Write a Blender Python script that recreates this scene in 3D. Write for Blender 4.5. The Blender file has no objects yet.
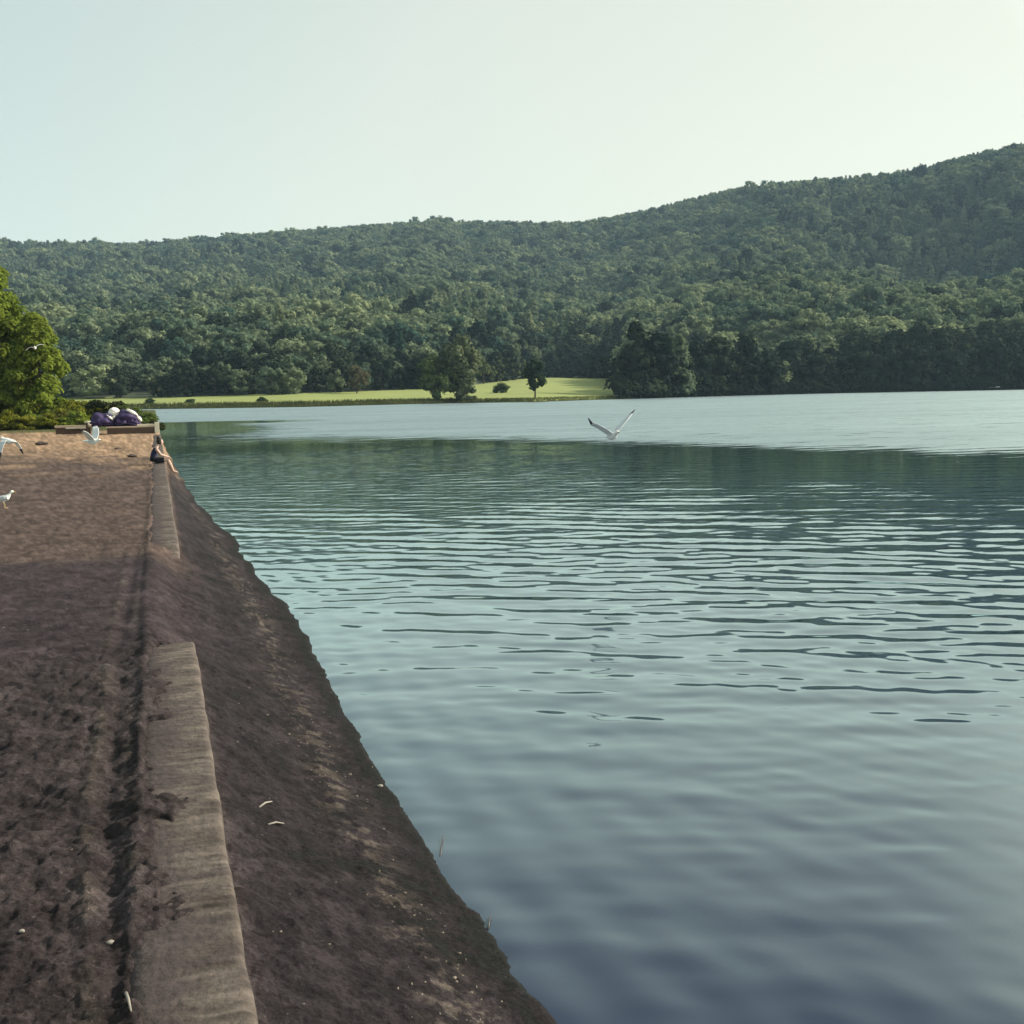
import bpy, bmesh, math, random
import numpy as np
from mathutils import Vector, Matrix, noise as mnoise

random.seed(7)
rng = np.random.default_rng(11)
S = bpy.context.scene
C = S.collection
R = math.radians

# ------------------------------------------------------------------ camera
F = 1100.0
H = 2.6
YAW, ROLL, PITCH = R(17.8), R(0.98), math.atan((512 - 391) / F)
FW = np.array([math.sin(YAW) * math.cos(PITCH), math.cos(YAW) * math.cos(PITCH), -math.sin(PITCH)])
_rt = np.array([math.cos(YAW), -math.sin(YAW), 0.0])
_up = np.cross(_rt, FW)
RT = _rt * math.cos(ROLL) - _up * math.sin(ROLL)
UP = _rt * math.sin(ROLL) + _up * math.cos(ROLL)
CAM = np.array([0.0, 0.0, H])


def ray(px, py):
    d = FW + RT * (px - 512) / F + UP * (512 - py) / F
    return d / np.linalg.norm(d)


def at_z(px, py, z):
    d = ray(px, py)
    return Vector(CAM + d * ((z - H) / d[2]))


def at_d(px, py, dist):
    """point on the sight line at the given horizontal distance"""
    d = ray(px, py)
    return Vector(CAM + d * (dist / math.hypot(d[0], d[1])))


cam = bpy.data.cameras.new('camera')
cam.sensor_width = 36.0
cam.lens = 36.0 * F / 1024.0
cam.clip_start = 0.05
cam.clip_end = 20000
co = bpy.data.objects.new('camera', cam)
C.objects.link(co)
m = Matrix.Identity(4)
for i in range(3):
    m[i][0], m[i][1], m[i][2], m[i][3] = RT[i], UP[i], -FW[i], CAM[i]
co.matrix_world = m
S.camera = co

# ------------------------------------------------------------------ light
SUN_AZ = R(17.8 + 71.0)        # clockwise from +Y
SUN_EL = R(31.0)
sv = Vector((math.sin(SUN_AZ) * math.cos(SUN_EL), math.cos(SUN_AZ) * math.cos(SUN_EL), math.sin(SUN_EL)))
sun = bpy.data.lights.new('sun', 'SUN')
sun.energy = 4.2
sun.angle = R(0.5)
sun.color = (1.0, 0.92, 0.77)
so = bpy.data.objects.new('sun', sun)
C.objects.link(so)
so.rotation_euler = (-sv).to_track_quat('-Z', 'Y').to_euler()

W = bpy.data.worlds.new('World')
S.world = W
W.use_nodes = True
nt = W.node_tree
nt.nodes.clear()
out = nt.nodes.new('ShaderNodeOutputWorld')
bg = nt.nodes.new('ShaderNodeBackground')
sky = nt.nodes.new('ShaderNodeTexSky')
sky.sky_type = 'NISHITA'
sky.sun_disc = False
sky.sun_elevation = SUN_EL
sky.sun_rotation = SUN_AZ
sky.altitude = 300
sky.air_density = 1.0
sky.dust_density = 1.2
sky.ozone_density = 1.0
hs = nt.nodes.new('ShaderNodeHueSaturation')
hs.inputs['Saturation'].default_value = 0.75
mx = nt.nodes.new('ShaderNodeMix')
mx.data_type = 'RGBA'
mx.blend_type = 'MULTIPLY'
mx.inputs[0].default_value = 1.0
mx.inputs[7].default_value = (1.05, 1.00, 0.80, 1)
nt.links.new(sky.outputs[0], hs.inputs['Color'])
nt.links.new(hs.outputs[0], mx.inputs[6])
veil = nt.nodes.new('ShaderNodeMix')
veil.data_type = 'RGBA'
veil.inputs[0].default_value = 0.74
wtc = nt.nodes.new('ShaderNodeTexCoord')
wdot = nt.nodes.new('ShaderNodeVectorMath')
wdot.operation = 'DOT_PRODUCT'
wdot.inputs[1].default_value = sv
nt.links.new(wtc.outputs['Generated'], wdot.inputs[0])
ramp = nt.nodes.new('ShaderNodeValToRGB')
el_ = ramp.color_ramp.elements
el_[0].position = 0.0
el_[0].color = (0.215, 0.265, 0.250, 1)
el_[1].position = 0.36
el_[1].color = (0.312, 0.325, 0.272, 1)
for ps, cl in ((0.62, (0.338, 0.333, 0.264, 1)), (0.95, (0.345, 0.335, 0.26, 1))):
    e_ = el_.new(ps)
    e_.color = cl
wsep = nt.nodes.new('ShaderNodeSeparateXYZ')
nt.links.new(wtc.outputs['Generated'], wsep.inputs[0])
wz = nt.nodes.new('ShaderNodeMath')
wz.operation = 'MULTIPLY_ADD'
wz.inputs[1].default_value = -1.1
wz.inputs[2].default_value = 0.33
nt.links.new(wsep.outputs['Z'], wz.inputs[0])
wv = nt.nodes.new('ShaderNodeMath')
wv.operation = 'MULTIPLY_ADD'
wv.inputs[1].default_value = 0.95
nt.links.new(wdot.outputs['Value'], wv.inputs[0])
nt.links.new(wz.outputs[0], wv.inputs[2])
nt.links.new(wv.outputs[0], ramp.inputs[0])
aur = nt.nodes.new('ShaderNodeMapRange')
aur.interpolation_type = 'SMOOTHSTEP'
aur.inputs[1].default_value = 0.695
aur.inputs[2].default_value = 0.86
aur.inputs[3].default_value = 10.0
aur.inputs[4].default_value = 32.0
nt.links.new(wdot.outputs['Value'], aur.inputs[0])
vx = nt.nodes.new('ShaderNodeMix')
vx.data_type = 'RGBA'
vx.blend_type = 'MULTIPLY'
vx.inputs[0].default_value = 1.0
nt.links.new(aur.outputs[0], vx.inputs[7])
nt.links.new(ramp.outputs[0], vx.inputs[6])
nt.links.new(vx.outputs[2], veil.inputs[7])
nt.links.new(mx.outputs[2], veil.inputs[6])
nt.links.new(veil.outputs[2], bg.inputs[0])
bg.inputs[1].default_value = 0.138
nt.links.new(bg.outputs[0], out.inputs[0])

S.view_settings.view_transform = 'Standard'
S.view_settings.look = 'None'
S.view_settings.exposure = 0.88
S.view_settings.gamma = 1.0
S.render.engine = 'CYCLES'
S.cycles.max_bounces = 6
S.cycles.diffuse_bounces = 2
S.cycles.glossy_bounces = 3
S.cycles.transmission_bounces = 2
S.cycles.volume_bounces = 0
S.cycles.use_denoising = True
S.cycles.denoiser = 'OPENIMAGEDENOISE'
S.cycles.denoising_input_passes = 'RGB_ALBEDO_NORMAL'
S.cycles.denoising_prefilter = 'ACCURATE'
S.cycles.sample_clamp_indirect = 4.0


# ------------------------------------------------------------------ numpy noise
_tab = rng.random((256, 256))


def vnoise(x, y, seed=0):
    x = x + seed * 17.31
    y = y + seed * 9.73
    xi, yi = np.floor(x).astype(int), np.floor(y).astype(int)
    fx, fy = x - xi, y - yi
    fx = fx * fx * fx * (fx * (fx * 6 - 15) + 10)
    fy = fy * fy * fy * (fy * (fy * 6 - 15) + 10)
    a = _tab[xi & 255, yi & 255]
    b = _tab[(xi + 1) & 255, yi & 255]
    c = _tab[xi & 255, (yi + 1) & 255]
    d = _tab[(xi + 1) & 255, (yi + 1) & 255]
    return (a + (b - a) * fx) * (1 - fy) + (c + (d - c) * fx) * fy - 0.5


def fbm(x, y, oct=4, seed=0, gain=0.5):
    s, a = 0.0, 1.0
    for o in range(oct):
        s = s + a * vnoise(x * 2 ** o * 1.03 ** o, y * 2 ** o * 1.03 ** o, seed + o * 5)
        a *= gain
    return s


def sstep(a, b, x):
    t = np.clip((x - a) / (b - a), 0, 1)
    return t * t * (3 - 2 * t)


def bump1(x, c, w):
    return np.exp(-((x - c) / w) ** 2)


# ------------------------------------------------------------------ materials
def srgb(r, g, b):
    f = lambda v: ((v / 255 + 0.055) / 1.055) ** 2.4 if v / 255 > 0.04045 else v / 255 / 12.92
    return (f(r), f(g), f(b), 1)


def mat(name, col, rough=0.8, var=0.25, scale=8.0, bump=0.0, spec=0.3, bscale=None):
    """rough natural surface: base colour mottled by noise, optional relief"""
    m = bpy.data.materials.new(name)
    m.use_nodes = True
    n, l = m.node_tree.nodes, m.node_tree.links
    b = n['Principled BSDF']
    b.inputs['Roughness'].default_value = rough
    b.inputs['Specular IOR Level'].default_value = spec
    t = n.new('ShaderNodeTexCoord')
    z = n.new('ShaderNodeTexNoise')
    z.inputs['Scale'].default_value = scale
    z.inputs['Detail'].default_value = 6
    z.inputs['Roughness'].default_value = 0.72
    l.new(t.outputs['Object'], z.inputs['Vector'])
    r = n.new('ShaderNodeMix')
    r.data_type = 'RGBA'
    c = np.array(col[:3])
    r.inputs[6].default_value = (*np.clip(c * (1 - var), 0, 1), 1)
    r.inputs[7].default_value = (*np.clip(c * (1 + var), 0, 1), 1)
    l.new(z.outputs[0], r.inputs[0])
    l.new(r.outputs[2], b.inputs['Base Color'])
    if bump:
        q = n.new('ShaderNodeTexNoise')
        q.inputs['Scale'].default_value = bscale or scale * 3
        q.inputs['Detail'].default_value = 4
        l.new(t.outputs['Object'], q.inputs['Vector'])
        bp = n.new('ShaderNodeBump')
        bp.inputs['Strength'].default_value = 1.0
        bp.inputs['Distance'].default_value = bump
        l.new(q.outputs[0], bp.inputs['Height'])
        l.new(bp.outputs[0], b.inputs['Normal'])
    return m


def leaf_mat(name, ca, cb, trans=0.3, instanced=False, noise_scale=0.5):
    """leaves: colour drifts from tree to tree and from clump to clump, part of the light comes through"""
    m = bpy.data.materials.new(name)
    m.use_nodes = True
    n, l = m.node_tree.nodes, m.node_tree.links
    n.clear()
    o = n.new('ShaderNodeOutputMaterial')
    d = n.new('ShaderNodeBsdfDiffuse')
    t = n.new('ShaderNodeBsdfTranslucent')
    mixs = n.new('ShaderNodeMixShader')
    mixs.inputs[0].default_value = trans
    info = n.new('ShaderNodeObjectInfo')
    tc = n.new('ShaderNodeNewGeometry')
    nz = n.new('ShaderNodeTexNoise')
    nz.inputs['Scale'].default_value = noise_scale
    nz.inputs['Detail'].default_value = 3
    l.new(tc.outputs['Position'], nz.inputs['Vector'])
    ad = n.new('ShaderNodeMath')
    ad.operation = 'MULTIPLY_ADD'
    ad.inputs[1].default_value = 0.7
    l.new(info.outputs['Random'], ad.inputs[0])
    mr = n.new('ShaderNodeMapRange')
    mr.inputs[1].default_value = 0.3
    mr.inputs[2].default_value = 0.7
    mr.inputs[3].default_value = -0.2
    mr.inputs[4].default_value = 0.5
    l.new(nz.outputs[0], mr.inputs[0])
    l.new(mr.outputs[0], ad.inputs[2])
    ad.use_clamp = True
    mxc = n.new('ShaderNodeMix')
    mxc.data_type = 'RGBA'
    mxc.inputs[6].default_value = (*ca, 1)
    mxc.inputs[7].default_value = (*cb, 1)
    l.new(ad.outputs[0], mxc.inputs[0])
    l.new(mxc.outputs[2], d.inputs[0])
    l.new(mxc.outputs[2], t.inputs[0])
    l.new(d.outputs[0], mixs.inputs[1])
    l.new(t.outputs[0], mixs.inputs[2])
    l.new(mixs.outputs[0], o.inputs[0])
    return m


# ------------------------------------------------------------------ object helpers
def mesh_np(name, v, f, material=None, smooth=False):
    me = bpy.data.meshes.new(name)
    v = np.asarray(v, dtype=np.float32)
    f = np.asarray(f, dtype=np.int32)
    me.vertices.add(len(v))
    me.vertices.foreach_set('co', v.ravel())
    k = f.shape[1]
    me.loops.add(f.size)
    me.loops.foreach_set('vertex_index', f.ravel())
    me.polygons.add(len(f))
    me.polygons.foreach_set('loop_start', np.arange(len(f), dtype=np.int32) * k)
    me.polygons.foreach_set('loop_total', np.full(len(f), k, dtype=np.int32))
    me.update(calc_edges=True)
    if smooth:
        me.polygons.foreach_set('use_smooth', np.ones(len(f), dtype=bool))
    if material:
        me.materials.append(material)
    return me


def link(name, me, parent=None, loc=None):
    o = bpy.data.objects.new(name, me)
    C.objects.link(o)
    if parent:
        o.parent = parent
    if loc is not None:
        o.location = loc
    return o


def empty(name, loc=(0, 0, 0), rz=0.0):
    o = bpy.data.objects.new(name, None)
    C.objects.link(o)
    o.location = loc
    o.rotation_euler = (0, 0, rz)
    return o


def tag(o, label, cat, group=None, kind=None):
    o['label'] = label
    o['category'] = cat
    if group:
        o['group'] = group
    if kind:
        o['kind'] = kind
    return o


def structure(o):
    o['kind'] = 'structure'
    return o


def grid_faces(nu, nv):
    i = np.arange(nu * nv).reshape(nu, nv)
    return np.stack([i[:-1, :-1].ravel(), i[1:, :-1].ravel(), i[1:, 1:].ravel(), i[:-1, 1:].ravel()], 1)


def set_attr(me, name, vals):
    a = me.attributes.new(name, 'FLOAT', 'POINT')
    a.data.foreach_set('value', np.asarray(vals, dtype=np.float32).ravel())


class MB:
    """collects simple solids; build() links them as one mesh object"""

    def __init__(self):
        self.bm = bmesh.new()

    def box(self, c, s, rot=None, bevel=0.0):
        r = bmesh.ops.create_cube(self.bm, size=1.0)
        mt = Matrix.Translation(c) @ (rot.to_4x4() if rot is not None else Matrix.Identity(4)) @ Matrix.Diagonal((*s, 1))
        bmesh.ops.transform(self.bm, matrix=mt, verts=r['verts'])
        if bevel:
            ed = list({e for v in r['verts'] for e in v.link_edges})
            bmesh.ops.bevel(self.bm, geom=ed, offset=bevel, segments=2, affect='EDGES')
        return self

    def tube(self, pts, radii, n=8, cap=True):
        pts = [Vector(p) for p in pts]
        rings = []
        ref = Vector((0.31, 0.17, 0.93))
        for i, p in enumerate(pts):
            d = (pts[min(i + 1, len(pts) - 1)] - pts[max(i - 1, 0)]).normalized()
            a = d.cross(ref).normalized()
            b = d.cross(a)
            rings.append([self.bm.verts.new(p + (a * math.cos(2 * math.pi * k / n) + b * math.sin(2 * math.pi * k / n)) * radii[i]) for k in range(n)])
        for q, w in zip(rings, rings[1:]):
            for k in range(n):
                self.bm.faces.new((q[k], q[(k + 1) % n], w[(k + 1) % n], w[k]))
        if cap:
            self.bm.faces.new(rings[0][::-1])
            self.bm.faces.new(rings[-1])
        return self

    def blob(self, c, s, lump=0.15, freq=2.0, seed=0, sub=3, rot=None):
        r = bmesh.ops.create_icosphere(self.bm, subdivisions=sub, radius=1.0)
        for v in r['verts']:
            n = mnoise.noise(v.co * freq + Vector((seed * 3.1, seed * 1.7, 0)))
            v.co *= 1 + lump * n * 1.6
            v.co = Vector((v.co.x * s[0], v.co.y * s[1], v.co.z * s[2]))
            if rot is not None:
                v.co = rot @ v.co
            v.co += Vector(c)
        return self

    def build(self, name, material, parent=None, loc=None, smooth=True):
        bmesh.ops.recalc_face_normals(self.bm, faces=self.bm.faces)
        me = bpy.data.meshes.new(name)
        self.bm.to_mesh(me)
        self.bm.free()
        if smooth:
            for p in me.polygons:
                p.use_smooth = True
        me.materials.append(material)
        return link(name, me, parent, loc)


# ==================================================================  THE BEACH
SAND_Z = 0.55
_sh = np.array([(1.32, -12), (1.38, 2.0), (1.40, 4.05), (1.40, 4.74), (1.36, 5.63), (1.33, 7.03), (1.35, 8.73), (1.44, 11.6), (1.41, 13.7), (1.27, 17.4),
                (1.27, 20), (1.03, 25), (0.84, 28.8), (0.72, 36), (0.62, 42.2), (0.40, 56.9), (0.15, 70), (-0.3, 78), (-2, 86), (-8, 105), (-20, 130), (-45, 155)])


def shore_x(y):
    return np.interp(y, _sh[:, 1], _sh[:, 0]) + 0.10 * vnoise(y * 0.8, y * 0 + 3.3, 4) + 0.07 * vnoise(y * 2.1, y * 0 + 1.3, 5) + 0.03 * vnoise(y * 7, y * 0 + 6.3, 6)


_gr = np.array([at_z(px, py, SAND_Z)[:2] for px, py in ((122, 1020), (118, 960), (112, 880), (107, 820), (112, 760), (122, 700), (118, 650), (128, 600), (133, 570), (136, 548))])


def groove_x(y):
    return np.interp(y, _gr[:, 1], _gr[:, 0])


def beach_height(x, y):
    xs = shore_x(y)
    lump = fbm(x * 3.2, y * 3.2, 5, 1, 0.6)
    fine = fbm(x * 16, y * 16, 3, 2)
    wide = fbm(x * 0.5, y * 0.5, 3, 3)
    foot = np.minimum(0, fbm(x * 5.2 + 3, y * 3.6, 3, 8) + 0.05)
    clods = np.abs(fbm(x * 11, y * 14, 4, 16))
    near = 1 - sstep(9.2, 10.2, y + 0.5 * vnoise(x * 2, y * 2, 6))
    far = sstep(14.6, 16, y)
    amp = 0.022 * near + 0.010 * (1 - near) * (1 - far) + 0.016 * far
    left = SAND_Z + 0.03 * wide + amp * lump + 0.85 * amp * fine + foot * (0.045 * near + 0.03 * far) + clods * (0.034 * near + 0.012 * (1 - near))
    # the worn track beside the wall
    g = groove_x(y)
    track = (1 - sstep(15.0, 16.5, y))
    left = left - 0.023 * bump1(x, g, 0.048) * track * (0.75 + 0.9 * vnoise(x * 3, y * 2.5, 17)) + 0.014 * bump1(x, g - 0.09, 0.04) * track * (0.7 + vnoise(x * 4, y * 4, 18))
    # where the wall shows, the sand stops just below its top
    shown = np.maximum(1 - sstep(9.35, 9.9, y + 0.35 * vnoise(x * 5, y * 0 + 2, 9)), sstep(15.6, 16.8, y + 0.5 * vnoise(x * 5, y * 0 + 5, 9)))
    under = 0.46
    xe = x + 0.11 * vnoise(x * 0, y * 1.3, 12) + 0.05 * vnoise(x * 0, y * 4, 13) + 0.02 * vnoise(x * 8, y * 14, 15)
    inwall = sstep(-0.18, -0.06, xe) * shown
    drape = 0.9 * sstep(0.16, 0.5, fbm(x * 2.6, y * 1.7, 5, 19, 0.6) - 1.6 * (x + 0.06)) * (1 - sstep(0.05, 0.16, x))
    inwall = inwall * (1 - drape)
    left = left + 0.030 * sstep(-0.26, -0.17, x) * (1 - inwall)
    base = left * (1 - inwall) + under * inwall
    base = base + (1 - shown) * 0.012 * bump1(x, 0.05, 0.22)
    # slope down to the water
    top = SAND_Z + 0.03 - 0.115 * shown
    x0 = 0.20 - 0.42 * (1 - shown)
    t = np.clip((x - x0) / np.maximum(xs - x0, 0.05), 0, 3)
    tt = np.minimum(t, 1)
    prof = top * (1 - tt) ** 1.45 + 0.018 * bump1(tt, 0.66, 0.10) * (1 - np.clip(y / 60, 0, 1))
    slope = prof + (0.018 * lump + 0.014 * fine + 0.014 * np.minimum(0, lump) + 0.026 * clods) * (1 - 0.6 * tt) * np.where(t < 1, 1, 0.3)
    slope = np.where(t > 1, -0.012 - (x - xs) * 0.30 + 0.010 * lump, slope + 0.012 * (1 - sstep(0.97, 1.0, t)))
    k = sstep(0.16 - 0.44 * (1 - shown), 0.24 - 0.10 * (1 - shown), x + (1 - shown) * 0.15 * vnoise(x * 2, y * 2, 14))
    z = base * (1 - k) + slope * k
    # land rises a little behind the beach
    z = z + sstep(70, 95, y) * 0.5 * (x < xs)
    return z


def polar_grid(az0, az1, naz, rows):
    az = np.linspace(az0, az1, naz)
    r = np.asarray(rows)
    RR, AA = np.meshgrid(r, az, indexing='ij')
    return RR * np.sin(AA), RR * np.cos(AA), RR, AA


# rows in even steps of sight angle so that near sand is fine and far sand coarse
hh = H - SAND_Z
py = np.arange(12.0, 1500.0, 1.3)
rows_b = np.concatenate([[0.3, 0.6, 0.9, 1.2], np.sort(F * hh / py)])
rows_b = rows_b[(rows_b > 0)]
rows_b = np.unique(np.round(rows_b, 5))
BX, BY, BR, BA = polar_grid(R(-60), R(45), 1000, rows_b)
BZ = beach_height(BX, BY)
me = mesh_np('beach', np.stack([BX, BY, BZ], -1).reshape(-1, 3), grid_faces(*BX.shape)[:, ::-1], None, True)
xs = shore_x(BY)
tt = np.clip((BX - 0.20) / np.maximum(xs - 0.20, 0.05), 0, 1.2)
warp = 1.1 * fbm(BX * 0.9, BY * 0.8, 5, 21, 0.6)
near_z = 1 - sstep(9.2, 10.0, BY + warp)
mid_z = sstep(14.3, 15.3, BY + warp * 1.2)
dry_z = sstep(31, 49, BY + 10 * warp + 0.6 * BX)
buried = sstep(9.5, 10.3, BY) * (1 - sstep(15.2, 16.4, BY))
slope_k = sstep(0.2 - 0.4 * buried, 0.3 + 0.35 * buried, BX + 0.12 * buried * vnoise(BX * 3, BY * 3, 39))
col = np.zeros(BX.shape + (3,))
A = lambda r, g, b: np.array([r, g, b])
col += A(0.046, 0.034, 0.0365)
col += (A(0.046, 0.0355, 0.0355) - col) * near_z[..., None]
col += (A(0.090, 0.063, 0.053) - col) * mid_z[..., None]
col += (A(0.29, 0.19, 0.118) - col) * dry_z[..., None]
slope_c = A(0.0240, 0.0190, 0.0208)
sk = (slope_k * (1 - 0.8 * dry_z))[..., None]
col += (slope_c - col) * sk
# pale crust of drift along the slope, paler sand on the track's shoulders
drift = bump1(tt, 0.66 + 0.08 * vnoise(BY * 0.8, BY * 0, 31), 0.11) * sstep(0.05, 0.4, fbm(BX * 9, BY * 11, 5, 32, 0.7)) * (BX > 0.3)
col += (A(0.105, 0.085, 0.07) - col) * (0.75 * drift)[..., None]
g = groove_x(BY)
shoul = (bump1(BX, g - 0.1, 0.04) + 0.6 * bump1(BX, g + 0.09, 0.03)) * (1 - sstep(15, 16.5, BY)) * sstep(-0.25, 0.25, fbm(BX * 6, BY * 3, 3, 33))
col += (A(0.085, 0.068, 0.058) - col) * (0.7 * np.clip(shoul, 0, 1))[..., None]
crumb = sstep(-0.02, 0.10, fbm(BX * 13, BY * 9, 4, 37, 0.65))
col *= (0.72 + 0.42 * crumb)[..., None]
grey = sstep(0.05, 0.4, fbm(BX * 7, BY * 5, 4, 35))
col *= (0.80 + 0.34 * fbm(BX * 2.2, BY * 2.2, 5, 34, 0.65))[..., None] * (1 + 0.25 * grey)[..., None] * np.array([0.95, 0.955, 1.0])
wet = sstep(0.84, 0.93, tt + 0.04 * vnoise(BX * 4, BY * 4, 36)) * (BX > 0.25)
col *= (1 - 0.45 * wet)[..., None]
# grassy soil behind the beach
soil = sstep(71, 74, BY + 0.15 * BX)
col += (A(0.05, 0.055, 0.02) - col) * soil[..., None]
ca = me.color_attributes.new('tone', 'FLOAT_COLOR', 'POINT')
ca.data.foreach_set('color', np.concatenate([np.clip(col, 0.01, 1), np.ones(BX.shape + (1,))], -1).astype(np.float32).ravel())
set_attr(me, 'wet', wet)
sand = bpy.data.materials.new('dark_sand')
sand.use_nodes = True
n, l = sand.node_tree.nodes, sand.node_tree.links
b = n['Principled BSDF']
at = n.new('ShaderNodeAttribute')
at.attribute_name = 'tone'
aw = n.new('ShaderNodeAttribute')
aw.attribute_name = 'wet'
tc = n.new('ShaderNodeTexCoord')
g1 = n.new('ShaderNodeTexNoise')
g1.inputs['Scale'].default_value = 38
g1.inputs['Detail'].default_value = 6
g1.inputs['Roughness'].default_value = 0.75
l.new(tc.outputs['Object'], g1.inputs['Vector'])
mr = n.new('ShaderNodeMapRange')
mr.inputs[1].default_value = 0.25
mr.inputs[2].default_value = 0.75
mr.inputs[3].default_value = 0.3
mr.inputs[4].default_value = 1.7
l.new(g1.outputs[0], mr.inputs[0])
g2 = n.new('ShaderNodeTexNoise')
g2.inputs['Scale'].default_value = 95
g2.inputs['Detail'].default_value = 3
g2.inputs['Roughness'].default_value = 0.6
l.new(tc.outputs['Object'], g2.inputs['Vector'])
gr = n.new('ShaderNodeMapRange')
gr.inputs[1].default_value = 0.60
gr.inputs[2].default_value = 0.68
gr.inputs[3].default_value = 1.0
gr.inputs[4].default_value = 2.1
l.new(g2.outputs[0], gr.inputs[0])
gm = n.new('ShaderNodeMath')
gm.operation = 'MULTIPLY'
l.new(mr.outputs[0], gm.inputs[0])
l.new(gr.outputs[0], gm.inputs[1])
mm = n.new('ShaderNodeMix')
mm.data_type = 'RGBA'
mm.blend_type = 'MULTIPLY'
mm.inputs[0].default_value = 1
l.new(at.outputs['Color'], mm.inputs[6])
l.new(gm.outputs[0], mm.inputs[7])
l.new(mm.outputs[2], b.inputs['Base Color'])
mr2 = n.new('ShaderNodeMapRange')
mr2.inputs[3].default_value = 0.95
mr2.inputs[4].default_value = 0.8
l.new(aw.outputs['Fac'], mr2.inputs[0])
l.new(mr2.outputs[0], b.inputs['Roughness'])
b.inputs['Specular IOR Level'].default_value = 0.10
bp = n.new('ShaderNodeBump')
bp.inputs['Strength'].default_value = 0.9
bp.inputs['Distance'].default_value = 0.02
l.new(g1.outputs[0], bp.inputs['Height'])
l.new(bp.outputs[0], b.inputs['Normal'])
me.materials.append(sand)
structure(link('beach', me))

# ------------------------------------------------------------------ the half buried wall
ys = np.unique(np.concatenate([np.arange(0.5, 20, 0.012), np.arange(20, 63, 0.1)]))
sec = [(-0.25, 0.25), (-0.225, 0.50), (-0.185, 0.548), (-0.14, 0.566), (-0.10, 0.570), (-0.06, 0.571), (-0.02, 0.572), (0.02, 0.573), (0.06, 0.573), (0.10, 0.574), (0.14, 0.575), (0.175, 0.575), (0.197, 0.573), (0.208, 0.566), (0.214, 0.552), (0.220, 0.50), (0.224, 0.42), (0.226, 0.2)]
wall_mat = mat('sandy_concrete', (0.118, 0.103, 0.086), 0.95, 0.55, 15.0, 0.012, 0.15, 26)
wn, wl = wall_mat.node_tree.nodes, wall_mat.node_tree.links
wb = wn['Principled BSDF']
wmix = wb.inputs['Base Color'].links[0].from_node
watt = wn.new('ShaderNodeAttribute')
watt.attribute_name = 'tone'
wmul = wn.new('ShaderNodeMix')
wmul.data_type = 'RGBA'
wmul.blend_type = 'MULTIPLY'
wmul.inputs[0].default_value = 1.0
wmix.inputs[6].default_value = (0.4, 0.4, 0.4, 1)
wmix.inputs[7].default_value = (1.6, 1.6, 1.6, 1)
wl.new(watt.outputs['Color'], wmul.inputs[6])
wl.new(wmix.outputs[2], wmul.inputs[7])
wl.new(wmul.outputs[2], wb.inputs['Base Color'])
P = []
for y in ys:
    for k, (x, z) in enumerate(sec):
        e1 = float(vnoise(np.array(y * 3.1), np.array(x * 9.0), 41))
        e2 = float(vnoise(np.array(y * 14.0), np.array(x * 22.0), 42))
        e3 = float(vnoise(np.array(y * 1.1), np.array(0.5), 43))
        edge = 0.8 if k >= 11 else 0.35
        ridge = float(vnoise(np.array(y * 20.0 + 2.5 * e1), np.array(x * 6.0), 45)) + 0.8 * float(vnoise(np.array(y * 44.0), np.array(x * 16.0), 46)) + 0.5 * rng.normal(0, 0.3)
        sunk = float(sstep(9.3, 10.0, y) * (1 - sstep(15.4, 16.4, y))) * 0.25
        P.append((x + edge * (0.014 * e1 + 0.006 * e2 + 0.012 * e3), y, z - sunk + (0.004 * e1 + 0.004 * e2 + 0.0055 * ridge) * (1 if z > 0.5 else 0.2) - (0.02 * max(0, e1) if k in (12, 13, 14) else 0)))
P = np.array(P)
wm = mesh_np('concrete_wall', P, grid_faces(len(ys), len(sec))[:, ::-1], wall_mat, True)
wx, wy = P[:, 0], P[:, 1]
sandy = np.clip(sstep(-0.10, 0.30, 0.34 * fbm(wx * 6, wy * 22, 5, 47) + 0.30 * fbm(wx * 3, wy * 3, 3, 48) + 0.17 - 1.9 * np.clip(wx + 0.01, -0.2, 0.09)), 0, 1)
wc = A0 = np.array([0.086, 0.070, 0.061]) * (1 + 0.6 * fbm(wx * 7, wy * 30, 5, 49, 0.65) + 0.5 * fbm(wx * 3, wy * 5, 3, 50))[:, None]
wc = wc + (np.array([0.044, 0.034, 0.035]) - wc) * (0.8 * sandy)[:, None]
ca = wm.color_attributes.new('tone', 'FLOAT_COLOR', 'POINT')
ca.data.foreach_set('color', np.concatenate([np.clip(wc, 0.01, 1), np.ones((len(P), 1))], -1).astype(np.float32).ravel())
wall = link('concrete_wall', wm)
tag(wall, 'low grey concrete wall half buried in dark sand along the water side of beach', 'wall', kind='thing')

# ==================================================================  WATER
py = np.concatenate([np.arange(1.2, 60, 0.55), np.arange(60, 1000, 0.85)])
rows_w = np.sort(F * H / py)
rows_w = np.concatenate([rows_w[rows_w < 1500], [1800, 3000, 6000]])
WX, WY, WR, WA = polar_grid(R(-75), R(100), 1500, rows_w)
dr = np.gradient(rows_w)[:, None] * np.ones_like(WX)
WZ = np.zeros_like(WX)
view = np.array([math.sin(YAW), math.cos(YAW)])
base_ang = math.atan2(view[0], view[1]) + R(9)
wr = np.random.default_rng(5)
calm_shore = 1
grp = 0.55 + 0.9 * (vnoise(WX * 0.06 + 3, WY * 0.10, 51) + 0.5) * 0.9
grp = grp * (0.80 + 0.25 * sstep(8, 15, WR)) * (0.66 + 0.42 * sstep(0, 13, WX)) * (1 - 0.4 * (1 - sstep(0.3, 4, WX - shore_x(WY))) * (1 - sstep(18, 30, WR)))
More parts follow.
